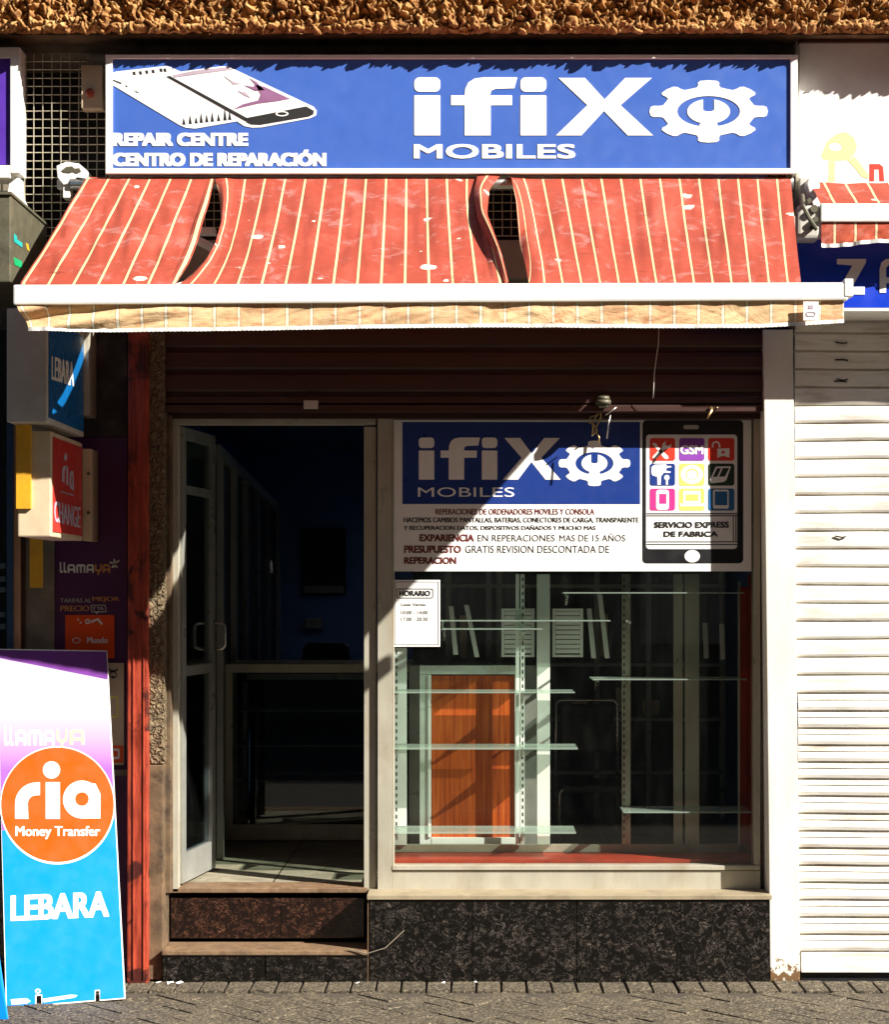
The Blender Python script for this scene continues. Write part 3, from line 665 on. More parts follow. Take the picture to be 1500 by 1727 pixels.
syms = [('p', [zq([(188, 360), (205, 350), (235, 362), (245, 388), (352, 488), (358, 512), (335, 522), (312, 512), (222, 400), (205, 385)])]),
 ('p', [zq([(195, 490), (290, 395), (295, 360), (330, 332), (325, 372), (350, 384), (390, 365), (385, 395), (350, 412), (318, 420), (235, 515), (210, 520), (192, 508)])]),
 ('t', 'GSM', 1147.5, 751, 1187, 766.5, .9),
 ('p', [zq([(808, 400), (808, 365), (822, 342), (850, 332), (880, 342), (895, 368), (898, 400), (880, 400), (878, 372), (865, 352), (838, 350), (825, 370), (825, 400)])]),
 ('p', [zq([(865, 412), (992, 408), (990, 505), (865, 508)]), el(*zq([(925, 450)])[0], 2.8, 2.8, 16), zq([(918, 462), (932, 462), (936, 488), (914, 488)])]),
 ('p', [zq([(182, 600), (215, 578), (330, 574), (345, 592), (385, 592), (388, 605), (340, 612), (330, 640), (382, 650), (375, 664), (310, 662), (280, 700), (276, 788), (242, 788), (240, 706), (190, 690), (178, 660)])]),
 ('p', [el(*zq([(340, 712)])[0], 4.6, 4.6, 20)]), ('p', [zq([(330, 735), (352, 735), (352, 788), (330, 788)])]),
 ('p', [el(*zq([(600, 680)])[0], 19, 16), el(*zq([(600, 680)])[0], 10.5, 10)]), ('p', [el(*zq([(600, 685)])[0], 8.6, 8)]),
 ('p', [zq([(850, 598), (1008, 596), (960, 735), (935, 758), (800, 772), (790, 730)]), zq([(862, 615), (905, 615), (862, 705), (820, 705)]), zq([(922, 614), (990, 612), (945, 702), (882, 704)])]),
 ('p', [rr(*zq([(228, 838)])[0], *zq([(362, 1048)])[0], 5), rr(*zq([(258, 882)])[0], *zq([(334, 986)])[0])]),
 ('p', [rr(*zq([(512, 850)])[0], *zq([(690, 975)])[0], 2), rr(*zq([(534, 888)])[0], *zq([(668, 956)])[0])]), ('p', [rr(*zq([(480, 980)])[0], *zq([(728, 1010)])[0])]),
 ('p', [rr(*zq([(820, 838)])[0], *zq([(984, 1036)])[0], 3), rr(*zq([(838, 856)])[0], *zq([(970, 1000)])[0])])]
graphic('icon_symbol', syms, V, m_print_w, ws, .0014, .0006)
lines = [('p', [rr(1091, 865.5, 1245, 867.2)]), ('p', [rr(1091, 869, 1245, 870.6)]), ('p', [rr(1091, 913, 1245, 914.4)]), ('p', [rr(1091, 917.5, 1245, 919)]), ('p', [rr(1236.5, 871, 1238, 912.6)]), ('p', [rr(1241, 871, 1242.6, 912.6)])]
graphic('service_line', lines, V, m_ink, ws, .0006, .0006)
graphic('service_text', [('t', 'SERVICIO EXPRESS', 1104, 880, 1230, 890, .5), ('t', 'DE FABRICA', 1120, 896, 1211, 905, .5)], V, m_ink, ws, .0014, .0006)
# opening hours sheet
nt_ = thing('opening_hours_sheet', 'white paper sheet headed HORARIO taped under the left corner of the window sign', 'notice', (W(700, 0, .14).x, .145, W(0, 1090, .14).z))
part('sheet', m_print_w, nt_, (663.5, 978, 742.5, 1090.5, .141, .1485, .0005))
graphic('heading', [('t', 'HORARIO', 673.5, 996, 726, 1005, .5), ('p', [rr(669, 992.5, 731, 1009, 3), rr(670.2, 993.8, 729.8, 1007.7, 2.4)]),
    ('t', 'Lunes', 677, 1017, 693, 1022, .0), ('t', 'Viernes', 696, 1017, 718, 1022, .0), ('t', '10:00 - 14:00', 677, 1030, 722, 1036, 0), ('t', '17:00 - 20:30', 677, 1041, 722, 1047, 0)], wall(.141), m_ink, nt_, .0006, .0006)
graphic('border', [('p', [rr(666, 981, 740, 1087.5), rr(666.8, 981.8, 739.2, 1086.7)])], wall(.141), m_ink, nt_, .0006, .0004)

# ------------------------------------------------ the torn red awning
AW = thing('torn_awning', 'torn red striped awning with white front bar above the phone shop entrance', 'awning', (W(735, 0, -.5).x, -.5, 2.7))
YB, YF = -.085, -1.03
backL, frontL = 299, 481
def lerp(a, b, t): return a+(b-a)*t
def curve(tab, t):                                          # tab: [(t, px)]
    for (t0, a), (t1, b) in zip(tab, tab[1:]):
        if t <= t1: k = (t-t0)/(t1-t0); k = k*k*(3-2*k) if len(tab) > 2 and False else k; return a+(b-a)*k
    return tab[-1][1]
zBk, zFr = W(0, backL, YB).z, W(0, frontL, YF).z
def depth_t(t):                                              # slope runs straight from the tube to the bar
    return YB+(YF-YB)*t, zBk+(zFr-zBk)*t
def tpx(py):                                                 # picture height -> fraction down the slope
    lo, hi = 0., 1.
    for _ in range(30):
        m_ = (lo+hi)/2; Y, z = depth_t(m_)
        if CY-(z-CAMZ)/(D+Y)*FOC < py: lo = m_
        else: hi = m_
    return lo
def canopy(lt, rt, u0, u1, gfun, lift, nu=220, nv=36, exl=0):
    L_ = [(tpx(y), x) for y, x in lt]; R_ = [(tpx(y), x) for y, x in rt]
    mb = MB()
    def f(u, v):
        Y, z = depth_t(v); xl, xr = curve(L_, v), curve(R_, v); g_ = gfun(u, v)
        sl, sr = lerp(L_[0][1], L_[-1][1], v), lerp(R_[0][1], R_[-1][1], v); px = sl+(sr-sl)*u+(xl-sl)*math.exp(-u/.075)*(1-u)+(xr-sr)*math.exp(-(1-u)/.05)*u
        sag = -.018*math.sin(math.pi*v)
        q = Vector((px*.02, v*1.3, u*3)); wob = .010*noise.noise(q)+.006*noise.noise(q*2.7+Vector((3, 1, 2)))
        wob *= math.sin(math.pi*min(1, v*1.0+.02))
        hgt = sag+wob+lift(u, v)
        nrm = Vector((0, -.55, .83))
        return W(px, CY, Y)*Vector((1, 0, 0)).x if False else Vector(((px-CX)/FOC*(D+Y), Y, z))+nrm*hgt
    mb.grid(f, nu, nv, lambda a, b: (lerp(u0, u1, a)-exl*math.exp(-a/.03)*bell(b), b))
    return mb
ident = lambda u, v: u
bell = lambda v: math.sin(math.pi*min(1, max(0, v)))**.8
def gl_(u, v):                                               # bunch the cloth at the left (torn) edge
    k = 1+1.5*bell(v**1.0); return u**k*(.55)+u*.45 if u < 1 else 1
def bunchL(a, wpx):
    def g_(u, v):
        b = bell(v); s_ = a
        # first s_ share of the cloth squeezed into a narrow roll
        sq = lerp(s_, wpx, b)
        return u/s_*sq if u < s_ else sq+(u-s_)/(1-s_)*(1-sq)
    return g_
def bunchR(a, wpx):
    h_ = bunchL(a, wpx); return lambda u, v: 1-h_(1-u, v)
def lipL(a, h_): return lambda u, v: h_*bell(v)*math.sin(math.pi*min(1, u/a))*(1 if u < a else 0)
def lipR(a, h_): return lambda u, v: h_*bell(v)*math.sin(math.pi*min(1, (1-u)/a))*(1 if 1-u < a else 0)
canopy([(299, 146), (478, 34)], [(299, 362), (340, 352), (400, 333), (440, 318), (481, 296)], .38, 6.6, ident, lipR(.05, .008)).build('canopy', m_fab, AW, True, False)
canopy([(299, 363), (340, 371), (380, 372), (415, 363), (440, 345), (466, 318), (481, 300)], [(299, 832), (330, 812), (355, 812), (400, 832), (440, 845), (481, 857)], 7.0, 20.8, bunchL(.16, .055), lambda u, v: lipL(.07, .035)(u, v)+lipR(.05, .02)(u, v), exl=1.6).build('canopy', m_fab, AW, True, False)
canopy([(299, 856), (330, 862), (400, 876), (440, 886), (481, 893)], [(299, 1334), (481, 1352)], 20.7, 35.2, ident, lambda u, v: (.10*min(1, v*5)*max(0, min(1, (.62-v)*5))*math.exp(-u/.03)+lipL(.07, .02)(u, v)), exl=1.4).build('canopy', m_fab, AW, True, False)
# loose folded flap at the second tear
fl = MB()
def flap(u, v):
    Y, z = depth_t(v); l = curve([(0, 806), (.2, 799), (.45, 806), (.75, 835), (1, 853)], v); r_ = curve([(0, 846), (.15, 826), (.4, 822), (.75, 846), (1, 858)], v)
    px = l+(r_-l)*u; return Vector(((px-CX)/FOC*(D+Y), Y, z))+Vector((0, -.55, .83))*(.012+.03*math.sin(math.pi*u)*bell(v))
fl.grid(flap, 8, 24, lambda a, b: (20.1+a*.9, b)); fl.build('torn_flap', m_fab, AW, True, False)
fl = MB()  # cloth strip added out of view to block sun through the tear
def under(u, v):
    t = lerp(.16, .60, u); Y, z = depth_t(t); px = curve([(0, 806), (.2, 808), (.45, 822), (.75, 846), (1, 856)], t)
    return Vector(((px-4-CX)/FOC*(D+Y)-.015*math.sin(v*3+u*5), Y, z-.012-v*(.17+.02*math.sin(u*9))))
fl.grid(under, 24, 8, lambda a, b: (20.3+b*1.7, a)); fl.build('sun_blocking_rag', m_fab, AW, True, False)
# front bar
br = MB(); fb = W(22, 480, -1.06); fe = W(1432, 476, -1.06); f2 = W(22, 514, -1.06); f3 = W(1432, 506, -1.06)
br.hexa([(f2.x, -1.06, f2.z), (f3.x, -1.06, f3.z), (fe.x, -1.06, fe.z), (fb.x, -1.06, fb.z), (f2.x, -1.01, f2.z), (f3.x, -1.01, f3.z), (fe.x, -1.01, fe.z), (fb.x, -1.01, fb.z)], .008)
br.build('front_bar', m_enamel, AW)
part('end_cap', m_enamel, AW, (1425, 470, 1440, 500, -1.063, -1.0), bev=.004)
# valance
va = MB()
def valf(u, v):
    px0 = 27+(1424-27)*u; top = lerp(512, 504, u)+0; bot = lerp(555, 546, u)+3*math.sin(u*9)*.6
    if u > .9: bot -= (u-.9)*60
    xo = lerp(0, 22, v)*max(0, 1-u*16)                       # left end gathers in
    w_ = .009*noise.noise(Vector((u*26+v*1.5, v*1.1, 0)))+.004*noise.noise(Vector((u*80+v*5, v*3, 3)))
    w_ += .022*max(0, 1-u*4.2)*math.sin(v*7+u*34)
    q = W(px0+xo, lerp(top, bot, v), -1.045); return q+Vector((0, -w_*min(1, v*3), 0))
va.grid(valf, 420, 14, lambda a, b: (a*34.2+.3, b)); va.build('valance', m_val, AW, True, False)
va = MB()
def scal(u, v):
    q = valf(u, 1); ph_ = abs(math.sin(u*math.pi*190)); return q+Vector((0, -.0015, .005-(.005+.008+.0022*ph_)*v))
va.grid(scal, 900, 1); va.build('scalloped_trim', m_enamel, AW, False, False)
part('arm_end', m_enamel, AW, (333, 383, 362, 394, -.30, -.24, .004))
a = MB(); q = W(1355, 541, -1.075); r_ = W(1381, 509, -1.075); a.box((q.x, -1.078, q.z), (r_.x, -1.073, r_.z), .001); tg = a.build('maker_label', m_enamel, AW)
graphic('label_print', [('p', [rr(1360, 526, 1376, 534, 3), rr(1361.5, 527.5, 1374.5, 532.5, 2)]), ('p', [rr(1364, 515, 1372, 521, 1)])], wall(-1.0785), m_pale, tg, .0002, .0008)
# roller tube, brackets, arms
a = MB(); a.cyl((W(120, 0, YB).x, YB+.005, zBk-.03), (W(1338, 0, YB).x, YB+.005, zBk-.03), .028, 20); a.build('roller_tube', m_steel, AW, True)
def loop_bracket(xc, yc, name, par, Yv=-.10, sx=1, mt=m_enamel):
    m = MB()
    prof = [(-24, -10), (-22, 10), (-12, 22), (4, 18), (10, 8), (26, 12), (28, -2), (14, -14), (-8, -17)]
    m.prism([W(xc+x*sx, yc+y, Yv) for x, y in prof], (0, .10, 0), .003)
    return m.build(name, mt, par)
loop_bracket(119, 290, 'left_bracket', AW)
graphic('bracket_slot', [('p', [[(104, 288), (112, 282), (122, 281), (126, 285), (134, 284), (137, 290), (130, 293), (124, 290), (118, 292), (108, 291)]])], wall(-.10), m_darkbox, AW, .001, .002)
a = MB(); a.pb(106, 300, 118, 334, -.09, -.03, .003); a.pb(96, 303, 103, 318, -.07, -.03, .003); a.build('bracket_arm', m_enamel, AW)
a = MB()
for px, py, rad in ((1308, 292, .012), (1322, 292, .012), (1330, 300, .014), (1336, 345, .013), (1334, 330, .010)):
    q = W(px, py, -.09); a.cyl((q.x-.012, q.y, q.z), (q.x+.012, q.y, q.z), rad, 14)
a.pb(1298, 288, 1334, 300, -.075, -.02, .003); a.pb(1324, 296, 1338, 352, -.07, .0, .003); a.build('right_bracket', m_darkbox, AW)
for sgn, xw, xf in ((1, 240, 420), (-1, 1230, 1060)):
    A0 = Vector((W(xw, 0, 0).x, -.06, 3.38)); E0 = Vector((W(xf, 0, -.5).x, -.55, 3.05)); F0 = Vector((W(xw+20*sgn, 0, -1).x, -1.0, 2.86))
    a = MB(); a.tube([A0, E0], .018, 10); a.tube([E0, F0], .015, 10); a.tube([E0-Vector((0, 0, .03)), E0+Vector((0, 0, .03))], .024, 12); a.build('folding_arm', m_enamel, AW, True)

# ------------------------------------------------ things under the awning
a = MB(); q = W(525, 681, .0); a.pb(512, 675, 536, 689, -.005, .03, .004); q = W(524, 683, -.01)
tag(a.build('lintel_sensor', m_greycase), 'small pale grey sensor block fixed on the brown lintel above the open door', 'sensor')
hk = thing('spotlight', 'round dark spotlight with tangled gold wires hanging over the window sign', 'lamp', (W(1017, 0, 0).x, .0, W(0, 700, 0).z))
a = MB(); c0 = W(1018, 680, -.01)
for z0, r0, z1, r1 in ((.03, .026, .012, .030), (.012, .034, -.006, .034), (-.006, .028, -.02, .020)):
    a.tube([c0+Vector((0, 0, z0)), c0+Vector((0, 0, z1))], [r0, r1], 18)
a.build('lamp_body', m_darkbox, hk, True)
a = MB(); a.tube([W(1000, 735, .10), W(1001, 712, .10), W(1006, 700, .095), W(1013, 694, .095), W(1014, 703, .10), W(1008, 716, .10), W(1004, 726, .11), W(1011, 738, .10), W(1010, 747, .10)], .0045, 7)
a.tube([W(1010, 700, .095), W(996, 703, .095), W(993, 712, .095), W(1002, 716, .095), W(1008, 727, .095), W(998, 735, .095)], .004, 7)
a.build('wire_tangle', m_gold, hk, True)
a = MB(); a.tube([W(1022, 700, -.02), W(1032, 693, -.02), W(1040, 687, -.02)], .003, 6); a.build('bracket_rod', m_steel, hk, True)
a = MB(); a.tube([W(1030, 700, -.015), W(1026, 718, -.01), W(1024, 740, -.01)], .0035, 6); a.build('loose_wire', m_steel, hk, True)
a = MB(); a.tube([W(1112, 552, -.03), W(1111, 580, -.04), W(1108, 600, -.045), W(1104, 630, -.04), W(1103, 655, -.035), W(1102, 672, -.02)], .0018, 6)
tag(a.build('hanging_cable', m_white, None, True), 'thin white cable hanging down the brown shutter right of the spotlight', 'cable')
a = MB(); a.tube([W(1199, 688, .02), W(1200, 694, .01), W(1196, 700, 0), W(1194, 706, 0)], [.010, .008, .006, .004], 10); a.cyl(W(1210, 688, .02), W(1210, 688, .0), .004)
tag(a.build('brass_hook', m_brass, None, True), 'small brass hook on the lintel above the phone picture', 'hook')

# ------------------------------------------------ display window interior
sh = thing('window_display_rack', 'slotted shop window shelving with glass shelves on white uprights behind the pane', 'shelving', (.1, .3, FZ))
part('base_board', m_redflr, sh, (662, 1449, 1285, 1458, .20, .42, .001))
part('side_panel', m_redflr, sh, (1246, 990, 1262, 1440, .44, .46), )
rp = MB(); rp.box((W(1277, 0, .2).x, .20, .52), (W(1277, 0, .2).x+.012, .47, 1.80), 0); rp.build('red_side', m_redflr, sh)
part('rear_rail', m_alu, sh, (664, 1424, 1258, 1437, .44, .47))
for (x0_, x1_, y0_, y1_, Y) in ((664, 686, 1092, 1425, .42), (870, 876, 968, 1425, .40), (878, 885, 968, 1425, .40), (906, 928, 968, 1425, .46), (1050, 1064, 968, 1424, .40), (1137, 1152, 968, 1424, .47), (1156, 1180, 968, 1424, .46), (1246, 1249, 980, 1424, .35)):
    m = MB(); m.pb(x0_, y0_, x1_, y1_, Y, Y+.025, .002)
    o = m.build('upright', m_print_w if x1_ < 1000 else m_alu, sh)
    if (x1_-x0_) < 30 and x0_ in (664, 878, 1050):
        sx_ = {664: 669, 878: 882, 1050: 1053}[x0_]
        graphic('slots', [('p', [rr(sx_-1.2, y, sx_+1.2, y+6)]) for y in range(y0_+6, y1_-10, 12)], wall(Y), m_ink, o, .0003, .0004)
def shelf(x0_, x1_, py, Yf=.20, Yb=.42, mt=None, lip=.006):
    a = W(x0_, py, Yf); b = W(x1_, py, Yf); m = MB(); m.box((a.x, Yf, a.z), (b.x, Yb, a.z+lip), .001); o = m.build('glass_shelf', mt or m_shelf, sh)
    for px in (x0_+5, (882 if x1_ < 1000 else 1058)):
        m = MB(); q = W(px, py, Yb-.02); m.prism([(q.x-.005, Yb-.02, a.z-.001), (q.x-.005, Yb-.02, a.z-.055), (q.x-.005, Yf+.06, a.z-.012), (q.x-.005, Yf+.06, a.z-.001)], (.01, 0, 0), .001)
        q2 = W(px, py, Yf+.02); m.cyl((q2.x, Yf+.02, a.z+.002), (q2.x, Yf+.06, a.z-.006), .006, 10)
        m.build('shelf_bracket', m_steel, o)
for x0_, x1_, py in ((665, 970, 1169), (665, 975, 1264), (665, 972, 1406), (745, 915, 1062), (950, 1256, 1001), (1000, 1260, 1147), (1052, 1268, 1371), (742, 1030, 1048)):
    shelf(x0_, x1_, py, lip=.009 if py in (1264, 1406) else .006)
# cabinet with the wooden door behind the display
cb = thing('wooden_cabinet', 'orange wood cabinet door in a pale green frame behind the window shelves', 'cabinet', (W(790, 0, .5).x, .6, FZ))
part('door_panel', m_wood, cb, (728, 1139, 868, 1412, .515, .53))
part('carcass', m_alu_w, cb, (708, 1122, 870, 1137, .49, .56), (708, 1137.5, 727, 1424, .49, .56), (728, 1412.5, 870, 1424, .49, .56), (868.5, 1137.5, 885, 1411.8, .50, .56))
part('inner_trim', m_print_w, cb, (722, 1138, 727.5, 1412, .480, .4895))
part('body', m_alu_d, cb, (690, 1122, 905, 1424, .565, .90))
# chair
ch = thing('tube_chair', 'bent chrome tube chair standing in the dark behind the display window', 'chair', (W(995, 0, 1.2).x, 1.2, FZ))
zc = lambda py, Y=1.0: W(0, py, Y).z
a = MB(); xa, xb = W(944, 0, 1.).x, W(1052, 0, 1.).x; zt_ = zc(1331)
pts = [(xa, 1.0, FZ+.0)]+[(xa+.03-.03*math.cos(R(k*22.5)), 1.0, zt_-.03+.03*math.sin(R(k*22.5))) for k in range(5)]+[(xb-.03+.03*math.sin(R(k*22.5)), 1.0, zt_-.03+.03*math.cos(R(k*22.5))) for k in range(5)]+[(xb, 1.0, FZ)]
a.tube(pts, .009, 10); a.build('front_frame', m_steel, ch, True)
a = MB(); a.tube([(x_, y_+.38, z_) for x_, y_, z_ in [(pts[0][0], 1.0, FZ)]+[(p_[0], 1.0, p_[2]+.42) for p_ in pts[1:-1]]+[(xb, 1., FZ)]], .009, 10); a.build('back_frame', m_steel, ch, True)
a = MB(); a.box((xa+.01, .99, zt_-.02), (xb-.01, 1.38, zt_+.02), .012); a.build('seat', m_black, ch)
a = MB(); a.box((xa+.02, 1.36, zt_+.15), (xb-.02, 1.40, zt_+.40), .015); a.build('backrest', m_black, ch)
# slatted panels added inside in place of street reflections in the pane
for i, (x0_, x1_, y0_, y1_, lab) in enumerate(((932, 984, 1026, 1108, 'right'), (846, 902, 1026, 1108, 'left'))):
    lp = thing('reflection_panel', 'pale slatted stand-in for a window reflection, %s of the pair behind the uprights' % lab, 'panel', (W((x0_+x1_)/2, 0, .53).x, .53, W(0, y1_, .53).z), 'slatted stand-ins for window reflections')
    part('frame', m_print_w, lp, (x0_, y0_, x0_+5, y1_, .52, .54), (x1_-5, y0_, x1_, y1_, .52, .54), (x0_+5.2, y0_, x1_-5.2, y0_+4, .52, .54), (x0_+5.2, y1_-4, x1_-5.2, y1_, .52, .54))
    m = MB(); n_ = 9
    for k in range(n_):
        y = y0_+5+(y1_-y0_-10)*k/n_; m.pb(x0_+5.4, y, x1_-5.4, y+6.6, .522, .528, .001)
    m.build('reflection_slats', m_print_w, lp)
for k, (xa_, ya_, xb_, yb_, lab) in enumerate(((757, 1022, 765, 1104, 'leftmost pale reflection stand-in leaning behind the opening hours sheet'), (783, 1020, 801, 1108, 'wider pale reflection stand-in leaning second from left behind the shelves'), (990, 1026, 998, 1110, 'thin pale reflection stand-in leaning just right of the slatted panels'), (1008, 1000, 1021, 1110, 'tall pale reflection stand-in leaning beside the slotted upright'), (1186, 1050, 1188, 1110, 'short pale reflection stand-in at the far right behind the shelves'), (1214, 1052, 1216, 1112, 'rightmost short pale reflection stand-in near the red side panel'))):
    m = MB(); m.prism([W(xa_, ya_, .56), W(xa_+8, ya_, .56), W(xb_+8, yb_, .50), W(xb_, yb_, .50)], (0, .012, 0), .002); o = m.build('reflection_strip', m_print_w); tag(o, lab, 'strip', 'pale strips standing in for window reflections')  # pale strips added where the pane would mirror the street
bs_ = thing('back_shelf_unit', 'tall grey shelf unit deep inside behind the window display', 'shelving', (W(1000, 0, 1.9).x, 1.9, FZ))
m = MB()
for px in (752, 820, 838, 1003, 1090, 1215): m.pb(px, 960, px+9, 1380, 1.85, 1.90, .002)
for py in (985, 1118, 1210, 1300): m.pb(745, py, 1225, py+6, 1.84, 2.05, .002)
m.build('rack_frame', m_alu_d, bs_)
m = MB()
for px, py, w_, h_ in ((760, 1040, 10, 70), (776, 1038, 12, 72), (1012, 1035, 14, 72), (1040, 1160, 24, 40), (965, 1180, 26, 86), (1085, 1180, 28, 28)): m.pb(px, py, px+w_, py+h_, 1.9, 1.98, .002)
m.build('stored_boxes', m_cream, bs_)

# ------------------------------------------------ shop interior through the door
ct = thing('glass_counter', 'low glass counter with aluminium frame across the shop behind the door', 'counter', (W(497, 0, 1.68).x, 1.9, FZ))
part('counter_frame', m_alu, ct, (380, 1123, 900, 1134, 1.66, 1.70), (380, 1134.5, 392, 1417, 1.68, 1.70), (392.5, 1390, 900, 1417, 1.68, 1.70), (640, 1134.5, 650, 1389.5, 1.68, 1.70), (410, 1150, 417, 1389, 2.0, 2.02), (416, 1136, 900, 1146, 2.0, 2.02))
part('countertop', m_alu, ct, (378, 1120, 905, 1123, 1.64, 2.30))
part('front_glass', m_glass2, ct, (392.5, 1134.5, 639.5, 1389.5, 1.69, 1.694), bev=0)
m = MB()
for py in (1198, 1257, 1316): m.pb(400, py, 880, py+2, 1.85, 2.2, .0005)
m.build('inner_shelf', m_alu_d, ct)
part('lower_shelf', m_redflr, ct, (396, 1378, 880, 1388, 1.75, 2.2))
part('back_panel', m_dark, ct, (385, 1130, 890, 1417, 2.28, 2.32))
lc = thing('wall_cabinet', 'tall dark glazed cabinet running along the left wall inside the shop', 'cabinet', (-1.5, 3.8, FZ))
def alongx(y): return lerp(W(372, 0, 1.0).x, W(462, 0, 6.0).x, (y-1.)/5.)
m = MB(); cz = W(0, 742, .75).z
m.hexa([(alongx(1.0), 1.0, cz-.06), (alongx(6.9), 6.9, cz-.06), (alongx(6.9), 6.9, cz), (alongx(1.0), 1.0, cz), (alongx(1.)-.2, 1.0, cz-.06), (alongx(6.9)-.05, 6.9, cz-.06), (alongx(6.9)-.05, 6.9, cz), (alongx(1.)-.2, 1.0, cz)], .003)
for y in (1.0, 1.9, 2.8, 3.9, 5.2, 6.7): m.box((alongx(y)-.02, y, FZ), (alongx(y)+.012, y+.05, cz-.061), .002)
m.build('cabinet_frame', m_alu_d, lc)
m = MB(); m.hexa([(alongx(1.)-.03, 1.05, FZ), (alongx(6.9)-.03, 6.85, FZ), (alongx(6.9)-.03, 6.85, cz-.07), (alongx(1.)-.03, 1.05, cz-.07), (alongx(1.)-.04, 1.05, FZ), (alongx(6.9)-.04, 6.85, FZ), (alongx(6.9)-.04, 6.85, cz-.07), (alongx(1.)-.04, 1.05, cz-.07)], 0)
m.build('cabinet_glazing', m_black, lc)
a = thing('wall_screen', 'black rectangular screen hanging on the dark blue back wall', 'screen', (W(546, 0, 6.9).x, 6.95, W(0, 1000, 6.9).z))
part('screen_frame', m_black, a, (510, 890, 583, 1002, 6.95, 6.995)); part('stand_strip', m_alu_d, a, (513, 988, 580, 1000, 6.93, 6.949))
a = thing('office_chair', 'dark padded chair back showing over the glass counter', 'chair', (W(550, 0, 3).x, 3.0, FZ))
m = MB(); m.prism([W(x_, y_, 3.0) for x_, y_ in ((508, 1120), (512, 1090), (520, 1084), (580, 1084), (588, 1090), (592, 1120), (590, 1150), (510, 1150))], (0, .07, 0), .01); m.build('backrest', m_black, a)
q = W(550, 0, 3.0).x
m = MB(); m.box((q-.23, 2.98, FZ+.42), (q+.23, 3.42, FZ+.50), .02); m.build('seat', m_black, a)
m = MB(); m.cyl((q, 3.2, FZ+.08), (q, 3.2, FZ+.42), .03)
for k in range(5): m.tube([(q, 3.2, FZ+.09), (q+.26*math.cos(R(72*k)), 3.2+.26*math.sin(R(72*k)), FZ+.04)], .018, 6)
m.tube([(q, 3.04, FZ+.45), (q, 3.0, W(0, 1150, 3.0).z)], .018, 6); m.build('pedestal', m_steel, a)
m = MB(); m.pb(514, 1043, 543, 1060, 6.93, 6.998, .01); tag(m.build('wall_socket_box', m_alu_d), 'small grey socket box low on the blue back wall', 'socket')

# ------------------------------------------------ left neighbour: signs and panels
LN = thing('left_shopfront', 'purple fronted neighbouring shop at the left edge of the picture', 'building', (-2.2, .1, 0))
part('purple_panel', m_purple, LN, (92, 738, 214.5, 1660, (.10), .16))
part('dark_panel', M('peeling_dark_plaster', (.045, .035, .03), .85, var=.5, dirt=(.12, .10, .085), dscale=9, damt=.6, bs=40, bstr=.5), LN, (92, 556, 214.5, 737.5, (.105), .16))
part('plaster_strip', m_plaster, LN, (42, 905, 91.5, 1655, (.09), .16, .003))
part('brown_strip', m_brown, LN, (34, 556, 41.5, 1655, .07, .16))
part('salmon_post', M('salmon_paint', (.55, .30, .18), .5), LN, (22, 556, 33.5, 1655, (.05), .16))
part('blue_frame', M('dull_blue_paint', (.02, .055, .13), .45), LN, (11, 556, 21.5, 1655, (.03), .16))
part('shop_window', m_glass2, LN, (-200, 556, 10.5, 1655, (.06), .065), bev=0)
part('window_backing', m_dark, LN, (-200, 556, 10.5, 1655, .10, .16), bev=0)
m = MB()
for y in (950, 972, 990, 1032, 1052): m.pb(-60, y, 9, y+9, .072, .085, .001)
m.build('display_strips', m_greycase, LN)
graphic('brand_star', [('p', [el(193, 950, 1.8, 8, 12)]), ('p', [[(185, 947), (193, 949), (201, 944), (202, 946.5), (194, 951.5), (185.6, 950)]]), ('p', [[(188, 957), (192, 950), (194, 950), (199, 956), (197.4, 958), (193, 953), (190, 958.4)]])], wall(.10), m_enamel, LN, .001)
graphic('brand_lettering', small_caps('llAmA', [(101, 106), (107.5, 112.5), (114, 127), (129, 144), (146, 158.5)], 951.5, 966)+[], wall(.10), m_enamel, LN, .001)
graphic('orange_lettering', small_caps('YA', [(160, 172), (173.5, 186)], 951.5, 966)+[('t', 'MEJOR', 156, 1006, 202, 1016, .4), ('t', 'PRECIO', 102, 1021, 151, 1031, .4)], wall(.10), M('dull_orange_print', (.62, .28, .08), .5, var=.04), LN, .001)
graphic('small_lettering', [('t', 'TARIFAS AL', 102, 1009, 154, 1016, .0), ('t', 'Y YA', 156, 1023, 175, 1029, .3), ('p', [[(153, 1020), (178, 1020), (180, 1032), (166, 1033), (163, 1036), (161, 1033), (154, 1032)], [(154.4, 1021.4), (176.8, 1021.4), (178.2, 1030.6), (155.4, 1030.8)]])], wall(.10), m_greycase, LN, .001)
op = part('orange_poster', m_orange, LN, (110, 1037, 193, 1110, .096, .0998), bev=0)
graphic('poster_print', [('p', [el(148, 1048, 4.5, 4.5, 20), el(148, 1048, 2.2, 2.2, 16)]), ('p', [[(153, 1047), (166, 1042), (174, 1052), (171, 1054), (164, 1046), (155, 1051)]]), ('p', [el(132, 1045, 1.6, 1.6, 10)]), ('p', [el(136, 1050, 1.6, 1.6, 10)]),
   ('t', 'Mundo', 147, 1074, 182, 1085, .4), ('p', [el(129, 1080, 7, 5, 20), el(129, 1080, 5.6, 3.8, 20)])], wall(.096), m_enamel, op, .0005, .0006)
